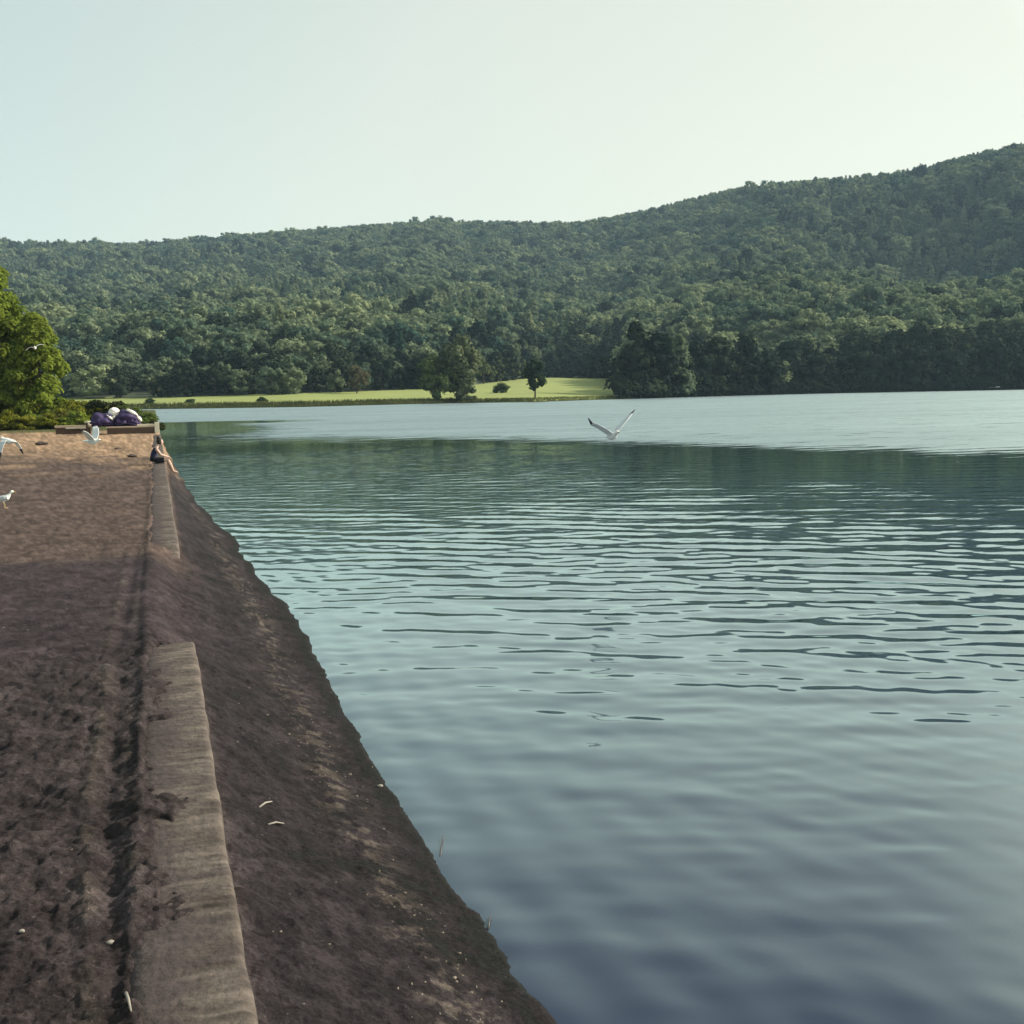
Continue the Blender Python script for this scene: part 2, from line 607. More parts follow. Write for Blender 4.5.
for i in range(64):
    lam = 0.20 * (6.0 ** wr.random())            # 0.22 .. 2 m
    ang = base_ang + wr.normal(0, 0.17 if lam > 0.6 else 0.38)
    k = 2 * math.pi / lam
    slope = 0.0155 * lam ** 0.05
    a = slope / k
    fade = np.clip(lam / (2.0 * dr) - 0.45, 0, 1)
    # slow bending of the crests
    bend = 0.7 * lam ** 0.3 * fbm(WX * 0.16, WY * 0.16, 2, 60 + i % 7)
    ph = k * (WX * math.sin(ang) + WY * math.cos(ang)) + bend * 2.2 + wr.random() * 6.28
    mod = np.clip(0.25 + 1.7 * (vnoise(WX * 0.35 / lam ** 0.5 + i * 3.7, WY * 0.6 / lam ** 0.5 + i, 52) + 0.35), 0, 1.6)
    WZ += a * fade * mod * grp * np.sin(ph)
# rings spreading along the shore
sx = shore_x(WY)
ds = WX - sx
WZ += 0.0035 * np.exp(-np.clip(ds, 0, None) / 1.2) * np.sin(2 * math.pi * ds / 0.35 + 2.0 * fbm(WX * 0.4, WY * 0.4, 2, 70)) * np.clip(0.35 / (2.6 * dr), 0, 1)
wm = mesh_np('lake_water', np.stack([WX, WY, WZ], -1).reshape(-1, 3), grid_faces(*WX.shape)[:, ::-1], None, True)
# breeze: far part of the lake is ruffled, the near part is smooth
bx = np.array([-30, 0.19, 18.65, 26.7, 30.9, 60, 200])
by = np.array([74, 73.8, 60.1, 41.9, 33.3, 12, -60])
edge = np.interp(WX, bx, by)
sep = (WY - edge) + 3.5 * fbm(WX * 0.12, WY * 0.05, 3, 71) * (1 + WX.clip(0, 60) * 0.03)
ruf = np.clip(0.5 + sep / 14, -3, 1)
# a calm patch in the lee of the headland
lee = bump1(WX, 0.5, 6.5) * bump1(WY, 92, 15) + 0.9 * bump1(WX, 3, 9) * bump1(WY, 112, 5)
ruf = ruf - 1.6 * np.clip(1.6 * lee, 0, 1)
# streaks of calm close to the far shore
set_attr(wm, 'ruffle', ruf)
chop = sstep(12, 34, WR) * (0.35 + 1.3 * np.clip(vnoise(WX * 0.05, WY * 0.12, 73) + 0.5, 0, 1))
set_attr(wm, 'chop', np.clip(0.08 + chop * 1.15, 0, 1.8) * (1 - np.clip(ruf, 0, 1)))
water = bpy.data.materials.new('lake_water')
water.use_nodes = True
n, l = water.node_tree.nodes, water.node_tree.links
b = n['Principled BSDF']
b.inputs['Base Color'].default_value = (0.025, 0.034, 0.060, 1)
b.inputs['Specular IOR Level'].default_value = 0.0
b.inputs['Roughness'].default_value = 1.0
gl = n.new('ShaderNodeBsdfGlossy')
gl.inputs['Color'].default_value = (0.80, 0.955, 0.950, 1)
fr = n.new('ShaderNodeFresnel')
fr.inputs['IOR'].default_value = 1.333
pw = n.new('ShaderNodeMath')
pw.operation = 'POWER'
pw.inputs[1].default_value = 0.40
l.new(fr.outputs[0], pw.inputs[0])
fm_ = n.new('ShaderNodeMapRange')
fm_.inputs[1].default_value = 0.30
fm_.inputs[3].default_value = 0.04
fm_.inputs[4].default_value = 1.28
l.new(pw.outputs[0], fm_.inputs[0])
rf_ = n.new('ShaderNodeMapRange')
rf_.inputs[3].default_value = 1.0
rf_.inputs[4].default_value = 0.44
fx_ = n.new('ShaderNodeMath')
fx_.operation = 'MULTIPLY'
smp = n.new('ShaderNodeMapping')
smp.inputs['Rotation'].default_value = (0, 0, base_ang)
smp.inputs['Scale'].default_value = (0.018, 0.11, 1)
snz = n.new('ShaderNodeTexNoise')
snz.inputs['Scale'].default_value = 1.0
snz.inputs['Detail'].default_value = 6
snz.inputs['Roughness'].default_value = 0.75
smr = n.new('ShaderNodeMapRange')
smr.inputs[1].default_value = 0.3
smr.inputs[2].default_value = 0.7
smr.inputs[3].default_value = 0.84
smr.inputs[4].default_value = 1.14
sml = n.new('ShaderNodeMath')
sml.operation = 'MULTIPLY'
l.new(smp.outputs[0], snz.inputs['Vector'])
l.new(snz.outputs[0], smr.inputs[0])
l.new(smr.outputs[0], sml.inputs[0])
l.new(fm_.outputs[0], sml.inputs[1])
l.new(sml.outputs[0], fx_.inputs[0])
l.new(rf_.outputs[0], fx_.inputs[1])
ms = n.new('ShaderNodeMixShader')
l.new(fx_.outputs[0], ms.inputs[0])
l.new(b.outputs[0], ms.inputs[1])
l.new(gl.outputs[0], ms.inputs[2])
l.new(ms.outputs[0], n['Material Output'].inputs['Surface'])
ra = n.new('ShaderNodeAttribute')
ra.attribute_name = 'ruffle'
rtc = n.new('ShaderNodeTexCoord')
rmp = n.new('ShaderNodeMapping')
rmp.inputs['Rotation'].default_value = (0, 0, base_ang)
rmp.inputs['Scale'].default_value = (0.22, 1.6, 1)
l.new(rtc.outputs['Object'], rmp.inputs['Vector'])
l.new(rtc.outputs['Object'], smp.inputs['Vector'])
rnz = n.new('ShaderNodeTexNoise')
rnz.inputs['Scale'].default_value = 1.0
rnz.inputs['Detail'].default_value = 5
rnz.inputs['Roughness'].default_value = 0.7
l.new(rmp.outputs[0], rnz.inputs['Vector'])
rad = n.new('ShaderNodeMath')
rad.operation = 'MULTIPLY_ADD'
rad.inputs[1].default_value = 4.0
l.new(rnz.outputs[0], rad.inputs[0])
l.new(ra.outputs['Fac'], rad.inputs[2])
at = n.new('ShaderNodeMapRange')
at.interpolation_type = 'SMOOTHSTEP'
at.inputs[1].default_value = 2.3
at.inputs[2].default_value = 2.75
l.new(rad.outputs[0], at.inputs[0])
l.new(at.outputs[0], rf_.inputs[0])
mr = n.new('ShaderNodeMapRange')
mr.inputs[3].default_value = 0.045
mr.inputs[4].default_value = 0.40
l.new(at.outputs[0], mr.inputs[0])
l.new(mr.outputs[0], gl.inputs['Roughness'])
tc = n.new('ShaderNodeTexCoord')
mp = n.new('ShaderNodeMapping')
mp.inputs['Rotation'].default_value = (0, 0, base_ang)
mp.inputs['Scale'].default_value = (1.0, 3.2, 1)
l.new(tc.outputs['Object'], mp.inputs['Vector'])
nz = n.new('ShaderNodeTexNoise')
nz.inputs['Scale'].default_value = 1.1
nz.inputs['Detail'].default_value = 3
nz.inputs['Roughness'].default_value = 0.5
l.new(mp.outputs[0], nz.inputs['Vector'])
bp = n.new('ShaderNodeBump')
bp.inputs['Strength'].default_value = 1.0
ac = n.new('ShaderNodeAttribute')
ac.attribute_name = 'chop'
sm_ = n.new('ShaderNodeMath')
sm_.operation = 'MULTIPLY_ADD'
sm_.inputs[1].default_value = 0.013
mr3 = n.new('ShaderNodeMapRange')
mr3.inputs[3].default_value = 0.0
mr3.inputs[4].default_value = 0.05
l.new(at.outputs[0], mr3.inputs[0])
l.new(ac.outputs['Fac'], sm_.inputs[0])
l.new(mr3.outputs[0], sm_.inputs[2])
l.new(sm_.outputs[0], bp.inputs['Distance'])
l.new(nz.outputs[0], bp.inputs['Height'])
l.new(bp.outputs[0], gl.inputs['Normal'])
l.new(bp.outputs[0], fr.inputs['Normal'])
wm.materials.append(water)
structure(link('lake_water', wm))

# ==================================================================  FAR SHORE, MEADOW, HILLS
# columns of the valley, by bearing: given as picture columns of the bearing, with real distances
COLX = np.array([-900, -500, -200, 0, 130, 300, 450, 535, 600, 619, 629, 800, 1000, 1300, 1700, 2300])
SHORE = np.array([330, 300, 275, 262, 257, 238, 262, 254, 285, 289, 292, 375, 430, 520, 640, 800])
EDGE = np.array([420, 400, 360, 320, 305, 300, 350, 470, 480, 484, 292.5, 375.5, 430.5, 520.5, 640.5, 801])    # where the forest begins
FOOT = np.array([420, 400, 360, 320, 308, 312, 366, 480, 488, 488, 470, 410, 436, 528, 650, 815])
SKYX = np.array([-900, -500, -200, 0, 60, 160, 280, 400, 500, 580, 640, 690, 740, 820, 900, 960, 1024, 1300, 1700, 2300])
SKYY = np.array([250, 246, 243, 242, 244, 244, 233, 223, 221, 222, 211, 199, 187, 179, 171, 156, 142, 110, 120, 160])
RIDX = np.array([-900, 0, 500, 800, 1024, 1700, 2300])
RIDR = np.array([1700, 1650, 1500, 1350, 1250, 1250, 1400])
TREE_H = 12.0


def col_to_az(px):
    return math.atan2(*(lambda d: (d[0], d[1]))(ray(px, 391 - math.tan(ROLL) * (px - 512))))


COLAZ = np.array([col_to_az(x) for x in COLX])
SKYAZ = np.array([col_to_az(x) for x in SKYX])
SKYEL = np.array([math.asin(ray(x, y)[2]) for x, y in zip(SKYX, SKYY)])
RIDAZ = np.array([col_to_az(x) for x in RIDX])


def valley(az):
    return (np.interp(az, COLAZ, SHORE), np.interp(az, COLAZ, EDGE), np.interp(az, SKYAZ, SKYEL), np.interp(az, RIDAZ, RIDR))


def terrain(az, r):
    sh, _, el, rr = valley(az)
    ed = np.interp(az, COLAZ, FOOT)
    x, y = r * np.sin(az), r * np.cos(az)
    z_edge = 1.0 + (ed - sh) * 0.034
    z_top = H + rr * np.tan(el) - TREE_H * 0.92
    bank = -1.2 + 2.0 * sstep(-4, 3, r - sh)
    field = bank + np.clip(r - sh - 2, 0, None) * 0.034
    t = np.clip((r - ed) / (rr - ed), 0, 1)
    s = 0.78 * t + 0.22 * sstep(0, 1, t) - 0.10 * np.sin(math.pi * t) ** 2
    # a nearer shoulder on the right with a hollow behind it
    sh_w = sstep(COLAZ[11] - 0.04, COLAZ[12], az)
    up = sh_w * (-6 * bump1(r, 690, 140) - 60 * bump1(r, 910, 120))
    hill = z_edge + (z_top - z_edge) * s + up + np.sin(math.pi * t) * (14 * fbm(x / 260, y / 260, 3, 81) + 7 * fbm(x / 70, y / 70, 2, 82))
    z = np.where(r < ed, field, np.maximum(hill, z_edge * 0.99))
    return np.where(r > rr, z_top - (r - rr) * 0.25, z)


rows_t = np.concatenate([np.arange(215, 520, 3.0), np.geomspace(520, 1900, 130), [2100, 2400]])
TX, TY, TR, TA = polar_grid(col_to_az(-900), col_to_az(2300), 700, rows_t)
TZ = terrain(TA, TR)
sh, ed, el, rr = valley(TA)
V = np.stack([TX, TY, TZ], -1).reshape(-1, 3)
Fq = grid_faces(*TX.shape)[:, ::-1]
isf = ((TR < ed + 4) & (ed - sh > 12) & (TA < COLAZ[9] + 0.004)).ravel()
fm = isf[Fq].all(1)


def sub_mesh(name, faces, material):
    u, inv = np.unique(faces, return_inverse=True)
    return mesh_np(name, V[u], inv.reshape(faces.shape), material, True)


hill_floor = mat('forest_floor', (0.03, 0.04, 0.02), 0.95, 0.3, 0.05)
structure(link('hillside', sub_mesh('hillside', Fq[~fm], hill_floor)))
mead = mat('meadow_grass', (0.185, 0.212, 0.060), 0.95, 0.35, 0.06)
structure(link('meadow', sub_mesh('meadow', Fq[fm], mead)))


# ------------------------------------------------------------------ crowns
def crown_arrays(seed, n_lump, per, leaf, rx, z0, shape='round', core=True, lump_r=0.30, up_bias=0.3):
    """verts and quads of a crown of unit height: leaf-sized faces gathered in clumps round a few limbs"""
    q = np.random.default_rng(seed)
    V, Fc = [], []
    nv = 0
    cz = (z0 + 1) / 2
    hz = (1 - z0) / 2
    lumps = []
    for i in range(n_lump):
        u = q.normal(size=3)
        u /= np.linalg.norm(u)
        rad = q.uniform(0.45, 0.95) ** 0.7
        p = u * rad
        if shape == 'cone':
            zz = q.random() ** 1.3
            ang = q.uniform(0, 6.283)
            rr_ = (1 - zz) ** 0.85 * q.uniform(0.5, 1.0)
            p = np.array([math.cos(ang) * rr_, math.sin(ang) * rr_, zz * 2 - 1])
            s = lump_r * (0.35 + 0.8 * (1 - zz))
        elif shape == 'dome':
            zz = q.random() ** 0.9
            ang = q.uniform(0, 6.283)
            rr_ = (1 - zz ** 1.7) ** 0.6 * q.uniform(0.5, 1.0)
            p = np.array([math.cos(ang) * rr_, math.sin(ang) * rr_, zz * 2 - 1])
            s = lump_r * q.uniform(0.6, 1.2)
        elif shape == 'bush':
            p = np.array([u[0] * rad, u[1] * rad, abs(u[2]) * rad * 1.5 - 0.9])
            s = lump_r * q.uniform(0.7, 1.2)
        else:
            s = lump_r * q.uniform(0.65, 1.25)
        lumps.append((np.array([p[0] * rx, p[1] * rx, cz + p[2] * hz]), s))
    for c, s in lumps:
        sx = s * rx * 1.15
        sz = s * min(hz, rx * 1.3) * 1.0
        u = q.normal(size=(per, 3))
        u /= np.linalg.norm(u, axis=1, keepdims=True)
        u[:, 2] = np.where(u[:, 2] < -0.3, -u[:, 2], u[:, 2])
        pos = c + u * np.array([sx, sx, sz]) * q.uniform(0.75, 1.12, (per, 1))
        nrm = u + q.normal(0, 0.55, (per, 3)) + np.array([0, 0, up_bias])
        nrm /= np.linalg.norm(nrm, axis=1, keepdims=True)
        a = np.cross(nrm, q.normal(size=(per, 3)))
        a /= np.linalg.norm(a, axis=1, keepdims=True)
        bb = np.cross(nrm, a)
        ls = leaf * q.uniform(0.6, 1.35, (per, 1))
        a, bb = a * ls, bb * ls * 0.75
        V.append(np.stack([pos - a, pos + bb, pos + a, pos - bb], 1).reshape(-1, 3))
        Fc.append(nv + np.arange(per * 4).reshape(-1, 4))
        nv += per * 4
        if core:
            # dense inside of the clump
            th = np.linspace(0, 2 * math.pi, 7)[:-1]
            ph_ = np.array([-1.2, -0.5, 0.2, 0.8, 1.3])
            G = np.array([[(math.cos(p_) * math.cos(t_), math.cos(p_) * math.sin(t_), math.sin(p_)) for t_ in th] for p_ in ph_])
            G = G * q.uniform(0.45, 0.85, G.shape[:2] + (1,)) * np.array([sx, sx, sz]) + c
            V.append(G.reshape(-1, 3))
            idx = nv + np.arange(30).reshape(5, 6)
            Fc.append(np.stack([idx[:-1], np.roll(idx[:-1], -1, 1), np.roll(idx[1:], -1, 1), idx[1:]], -1).reshape(-1, 4))
            nv += 30
    return np.concatenate(V), np.concatenate(Fc)


forest_leaf = leaf_mat('forest_leaves', (0.046, 0.088, 0.068), (0.240, 0.275, 0.148), 0.35, noise_scale=0.02)
dark_shade_leaf = leaf_mat('dark_shade_leaves', (0.012, 0.022, 0.016), (0.034, 0.046, 0.028), 0.1, noise_scale=0.02)  # shade of the shore rows put into leaf colour; also scattered darker trees
bark = mat('bark', (0.07, 0.055, 0.04), 0.9, 0.4, 3.0, 0.03, 0.2, 9)

PROTO = []
for k in range(9):
    if k < 5:
        PROTO.append(crown_arrays(100 + k, 30 + 3 * k, 26, 0.036, 0.36 + 0.04 * (k % 3), 0.08, lump_r=0.28))
    elif k == 5:
        PROTO.append(crown_arrays(100 + k, 14, 42, 0.045, 0.30, 0.05, lump_r=0.38))
    elif k == 6:
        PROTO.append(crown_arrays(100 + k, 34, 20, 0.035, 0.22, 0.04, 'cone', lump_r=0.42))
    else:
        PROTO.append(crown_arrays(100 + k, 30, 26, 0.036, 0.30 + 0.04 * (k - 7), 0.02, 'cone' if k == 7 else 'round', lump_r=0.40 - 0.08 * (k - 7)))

# tree positions: jittered rows over the hillside
pts = []
az0, az1 = col_to_az(-420), col_to_az(1480)
r = 290.0
q = np.random.default_rng(3)
while r < 1800:
    sp = 6.6 + max(0, r - 450) * 0.0032
    da = sp / r
    az = np.arange(az0, az1, da)
    az = az + q.uniform(-0.5, 0.5, az.size) * da
    rj = r + q.uniform(-0.5, 0.5, az.size) * sp
    pts.append(np.stack([az, rj], 1))
    r += sp * 0.95
pts = np.concatenate(pts)
sh, ed, el, rr = valley(pts[:, 0])
wig = 6 * vnoise(pts[:, 0] * 60, pts[:, 0] * 0, 90)
keep = (pts[:, 1] > ed - 2 * (ed - sh > 14) + 1 + wig * (ed - sh > 14)) & (pts[:, 1] < rr + 25)
pts = pts[keep]
pz = terrain(pts[:, 0], pts[:, 1])
pxy = np.stack([pts[:, 1] * np.sin(pts[:, 0]), pts[:, 1] * np.cos(pts[:, 0])], 1)
n_t = len(pts)
hgt = TREE_H * (1.0 + q.normal(0, 0.24, n_t) + 0.45 * fbm(pxy[:, 0] / 60, pxy[:, 1] / 60, 2, 91))
hgt = np.clip(hgt, 5, 22) * np.where(pts[:, 0] < col_to_az(560), 0.62 + 0.38 * sstep(0, 160, pts[:, 1] - np.interp(pts[:, 0], COLAZ, EDGE)), 1)
right_shore = (pts[:, 0] > col_to_az(630)) & (pts[:, 1] < np.interp(pts[:, 0], COLAZ, EDGE) + 40)
hgt = np.where(right_shore, hgt * 1.08, hgt)
ridge_near = pts[:, 1] > np.interp(pts[:, 0], RIDAZ, RIDR) - 90
hgt = np.where(ridge_near, np.clip(hgt, 10, 12.5), hgt)
wid = q.uniform(1.0, 1.45, n_t)
pid = q.integers(0, 6, n_t)
con = (fbm(pxy[:, 0] / 120 + 7, pxy[:, 1] / 120, 3, 92) > 0.16) & (q.random(n_t) < 0.6)
pid = np.where(con | (q.random(n_t) < 0.04), 6, pid)
rot = q.uniform(0, 6.283, n_t)
e_d = pts[:, 1] - np.interp(pts[:, 0], COLAZ, EDGE)
dk = ((pts[:, 0] > col_to_az(560)) & (e_d < 44 + 24 * vnoise(pts[:, 0] * 40, pts[:, 0] * 0, 95))) | ((pts[:, 0] > col_to_az(400)) & (pts[:, 0] < col_to_az(570)) & (e_d < 8))  # rows at the wood's edge whose shade is painted by the dark leaves
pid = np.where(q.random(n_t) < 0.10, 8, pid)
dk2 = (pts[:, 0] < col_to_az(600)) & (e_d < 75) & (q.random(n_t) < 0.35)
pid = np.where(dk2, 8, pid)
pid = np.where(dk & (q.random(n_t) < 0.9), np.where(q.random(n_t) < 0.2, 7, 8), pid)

# the trees that show largest stand alone: nearest to the eye among those along the wood's edge
edge_d = pts[:, 1] - np.interp(pts[:, 0], COLAZ, EDGE)
vis = (pts[:, 0] > col_to_az(100)) & (pts[:, 0] < col_to_az(1030))
score = np.where(vis & (edge_d < 34), hgt / pts[:, 1] - edge_d * 0.0006, -1)
single = np.argsort(-score)[:290]
single_mask = np.zeros(n_t, bool)
single_mask[single] = True

# the rest of the wood is one object: crown shapes and places in one mesh, set out by geometry nodes
VV, FF, ID, PT = [], [], [], []
nv = 0
for k, (v, f) in enumerate(PROTO):
    VV.append(v)
    FF.append(f + nv)
    ID.append(np.full(len(v), k))
    PT.append(np.zeros(len(v), bool))
    nv += len(v)
rest = ~single_mask
P3 = np.stack([pxy[rest, 0], pxy[rest, 1], pz[rest] - 0.3], 1)
ub = np.arange(col_to_az(621), col_to_az(1400), 0.0042)
ub = np.concatenate([ub, ub + 0.002])
ubr = np.interp(ub, COLAZ, SHORE) + q.uniform(-0.6, 2.4, ub.size)
ubp = np.stack([ubr * np.sin(ub), ubr * np.cos(ub), np.maximum(terrain(ub, ubr), 0) - 0.5], 1)
P3 = np.concatenate([P3, ubp])
ubw, ubh = q.uniform(4, 7, ub.size), q.uniform(2.5, 5, ub.size)
cat_ = lambda a_, b_: np.concatenate([a_[rest], b_])
VV.append(P3)
ID.append(cat_(pid, np.full(ub.size, 8)))
PT.append(np.ones(len(P3), bool))
ROT = np.zeros((nv + len(P3), 3), np.float32)
ROT[nv:, 2] = cat_(rot, ub * 900)
SCL = np.ones((nv + len(P3), 3), np.float32)
SCL[nv:, 0] = SCL[nv:, 1] = cat_(hgt * wid, ubw)
SCL[nv:, 2] = cat_(hgt, ubh)
fme = mesh_np('hillside_forest', np.concatenate(VV), np.concatenate(FF), forest_leaf)
fme.materials.append(dark_shade_leaf)
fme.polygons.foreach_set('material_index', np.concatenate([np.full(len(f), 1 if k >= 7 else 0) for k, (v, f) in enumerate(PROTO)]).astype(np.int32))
for nm, ty, arr in (('pid', 'INT', np.concatenate(ID).astype(np.int32)), ('is_place', 'BOOLEAN', np.concatenate(PT))):
    a = fme.attributes.new(nm, ty, 'POINT')
    a.data.foreach_set('value', arr)
for nm, arr in (('turn', ROT), ('size', SCL)):
    a = fme.attributes.new(nm, 'FLOAT_VECTOR', 'POINT')
    a.data.foreach_set('vector', arr.ravel())
forest = link('hillside_forest', fme)
forest['kind'] = 'stuff'
tag(forest, 'dense green broadleaved forest covering the long hillside across the lake', 'forest')
ng = bpy.data.node_groups.new('forest', 'GeometryNodeTree')
ng.interface.new_socket('Geometry', in_out='INPUT', socket_type='NodeSocketGeometry')
ng.interface.new_socket('Geometry', in_out='OUTPUT', socket_type='NodeSocketGeometry')
N, L = ng.nodes, ng.links
gi, go = N.new('NodeGroupInput'), N.new('NodeGroupOutput')


def named(nm, ty):
    a = N.new('GeometryNodeInputNamedAttribute')
    a.data_type = ty
    a.inputs['Name'].default_value = nm
    return a.outputs['Attribute']


aid, apl, atu, asz = named('pid', 'INT'), named('is_place', 'BOOLEAN'), named('turn', 'FLOAT_VECTOR'), named('size', 'FLOAT_VECTOR')
sep = N.new('GeometryNodeSeparateGeometry')
sep.domain = 'POINT'
L.new(gi.outputs[0], sep.inputs[0])
L.new(apl, sep.inputs[1])
join = N.new('GeometryNodeJoinGeometry')
for k in range(len(PROTO)):
    cmp_ = N.new('FunctionNodeCompare')
    cmp_.data_type = 'INT'
    cmp_.operation = 'EQUAL'
    L.new(aid, cmp_.inputs[2])
    cmp_.inputs[3].default_value = k
    s2 = N.new('GeometryNodeSeparateGeometry')
    s2.domain = 'POINT'
    L.new(sep.outputs[1], s2.inputs[0])
    L.new(cmp_.outputs[0], s2.inputs[1])
    inst = N.new('GeometryNodeInstanceOnPoints')
    L.new(sep.outputs[0], inst.inputs['Points'])
    L.new(cmp_.outputs[0], inst.inputs['Selection'])
    L.new(s2.outputs[0], inst.inputs['Instance'])
    L.new(atu, inst.inputs['Rotation'])
    L.new(asz, inst.inputs['Scale'])
    L.new(inst.outputs[0], join.inputs[0])
L.new(join.outputs[0], go.inputs[0])
md = forest.modifiers.new('forest', 'NODES')
md.node_group = ng


# ------------------------------------------------------------------ single trees of the wood's edge
def trunk_mesh(h, r0, lean=0.0, limbs=4, seed=0, name='trunk'):
    q = random.Random(seed)
    mb = MB()
    mb.tube([(0, 0, -0.3), (0.02 * h * lean, 0, h * 0.35), (0.04 * h * lean, 0.01 * h, h * 0.7), (0.04 * h * lean, 0.01 * h, h)], [r0 * 1.25, r0 * 0.85, r0 * 0.55, r0 * 0.2], 7)
    for i in range(limbs):
        z = h * q.uniform(0.3, 0.75)
        a = q.uniform(0, 6.28)
        ln = h * q.uniform(0.16, 0.28)
        mb.tube([(0, 0, z), (math.cos(a) * ln * 0.5, math.sin(a) * ln * 0.5, z + ln * 0.3), (math.cos(a) * ln, math.sin(a) * ln, z + ln * 0.7)], [r0 * 0.5, r0 * 0.35, r0 * 0.12], 5)
    bmesh.ops.recalc_face_normals(mb.bm, faces=mb.bm.faces)
    me = bpy.data.meshes.new(name)
    mb.bm.to_mesh(me)
    mb.bm.free()
    me.materials.append(bark)
    return me


crown_me = [mesh_np('crown', v, f, dark_shade_leaf if k >= 7 else forest_leaf) for k, (v, f) in enumerate(PROTO)]
trunk_me = trunk_mesh(0.8, 0.022, 0.5, 4, 1)
ZONES = (
    (280, 'grown tree of the wood edge behind the narrow grass strip near the left headland', 'trees of the wood edge behind the narrow grass strip'),
    (630, 'grown tree of the wood edge standing behind the sunlit lakeside meadow', 'trees of the wood edge behind the meadow'),
    (9999, 'dark shaded tree at the foot of the right hill, right at the water', 'shaded trees at the foot of the right hill'),
)
for i in single:
    e = empty('forest_tree', (pxy[i, 0], pxy[i, 1], pz[i] - 0.3), rot[i])
    e.scale = (hgt[i] * wid[i], hgt[i] * wid[i], hgt[i])
    link('crown', crown_me[pid[i]], e)
    link('trunk', trunk_me, e)
    for xlim, lab, grp_ in ZONES:
        if pts[i, 0] < col_to_az(xlim):
            tag(e, lab, 'tree', grp_)
            break


def lone_tree(name, px, dist, h, wide, label, leaves, proto=None, seed=0, cat='tree', **kw):
    az = col_to_az(px)
    z = float(terrain(np.array(az), np.array(dist)))
    e = empty(name, (dist * math.sin(az), dist * math.cos(az), z), seed)
    v, f = crown_arrays(seed, **kw)
    v = v * h
    v[:, :2] *= wide
    link('crown', mesh_np('crown', v, f, leaves), e)
    link('trunk', trunk_mesh(h * 0.75, h * 0.022, 0.4, 4, seed), e)
    return tag(e, label, cat)


olive = leaf_mat('olive_leaves', (0.085, 0.108, 0.06), (0.155, 0.172, 0.09), 0.25, noise_scale=0.3)
deep = leaf_mat('deep_leaves', (0.018, 0.035, 0.018), (0.05, 0.07, 0.03), 0.2, noise_scale=0.3)
midg = leaf_mat('mid_leaves', (0.05, 0.08, 0.035), (0.11, 0.14, 0.05), 0.25, noise_scale=0.3)
pale = leaf_mat('pale_leaves', (0.10, 0.13, 0.06), (0.15, 0.17, 0.07), 0.25, noise_scale=0.3)
rust = leaf_mat('rusty_leaves', (0.085, 0.078, 0.045), (0.14, 0.118, 0.07), 0.25, noise_scale=0.3)
lone_tree('round_tree', 535, 262, 8.6, 1.0, 'lone dark round tree standing on the meadow by the water', deep, seed=301, n_lump=26, per=60, leaf=0.035, rx=0.30, z0=0.20)
lone_tree('tall_tree', 457, 266, 14.6, 1.25, 'tall olive green tree rising from the clump on the meadow shore', olive, seed=302, n_lump=34, per=60, leaf=0.03, rx=0.27, z0=0.05)
lone_tree('broad_tree', 439, 264, 10.0, 1.0, 'broad green tree left of the tall olive green tree on the meadow shore', midg, seed=303, n_lump=30, per=60, leaf=0.04, rx=0.46, z0=0.03)
lone_tree('low_bush', 466, 262, 5.0, 1.0, 'low leafy bush at the water below the tall olive green tree', olive, seed=304, cat='bush', n_lump=18, per=50, leaf=0.05, rx=0.5, z0=0.0, shape='bush')
lone_tree('meadow_bush', 502, 300, 2.9, 1.0, 'small dark bush alone in the middle of the meadow', deep, seed=305, cat='bush', n_lump=26, per=50, leaf=0.06, rx=0.72, z0=0.0, shape='bush', lump_r=0.42)
lone_tree('brownish_tree', 357, 303, 7.2, 1.0, 'small brownish tree at the meadow edge before the wood', rust, seed=306, n_lump=24, per=50, leaf=0.04, rx=0.42, z0=0.05)
for j, px in enumerate((484, 492, 500, 508, 516, 523)):
    t = lone_tree('sapling', px, float(np.interp(col_to_az(px), COLAZ, EDGE)) - 6 + 3 * (j % 2), 7.5 + 1.3 * ((j * 7) % 3 == 0), 1.0, 'pale slim sapling in the row at the back of the meadow', pale, seed=310 + j, n_lump=16, per=36, leaf=0.05, rx=0.24, z0=0.05)
    t['group'] = 'row of pale saplings'
for j, (px, dd, hh_) in enumerate(((190, 262, 1.2), (150, 264, 1.4), (262, 252, 1.3))):
    t = lone_tree('shore_bush', px, dd, hh_, 1.0, 'small dark bush on the grassy bank of the far shore', deep, seed=330 + j, cat='bush', n_lump=26, per=40, leaf=0.07, rx=0.85, z0=0.0, shape='bush', lump_r=0.42)
    t['group'] = 'small bushes on the far bank'

# reeds: the dark fringe between meadow and water
q = np.random.default_rng(41)
nr = 26000
raz = q.uniform(col_to_az(-300), col_to_az(640), nr)
rsh = np.interp(raz, COLAZ, SHORE) + q.uniform(-2.5, 3.0, nr)
rz = terrain(raz, rsh)
rh = q.uniform(0.25, 0.75, nr) * np.where(raz > col_to_az(475), 0.5, 1.0)
bxy = np.stack([rsh * np.sin(raz), rsh * np.cos(raz)], 1)
tw = q.uniform(0, 6.28, nr)
dx, dy = np.cos(tw) * 0.10, np.sin(tw) * 0.10
ln = q.normal(0, 0.2, (nr, 2))
rz = np.maximum(rz, -0.1)
RV = np.stack([np.stack([bxy[:, 0] - dx, bxy[:, 1] - dy, rz], 1), np.stack([bxy[:, 0] + dx, bxy[:, 1] + dy, rz], 1),
               np.stack([bxy[:, 0] + dx * 0.2 + ln[:, 0], bxy[:, 1] + dy * 0.2 + ln[:, 1], rz + rh], 1), np.stack([bxy[:, 0] - dx * 0.2 + ln[:, 0], bxy[:, 1] - dy * 0.2 + ln[:, 1], rz + rh], 1)], 1).reshape(-1, 3)
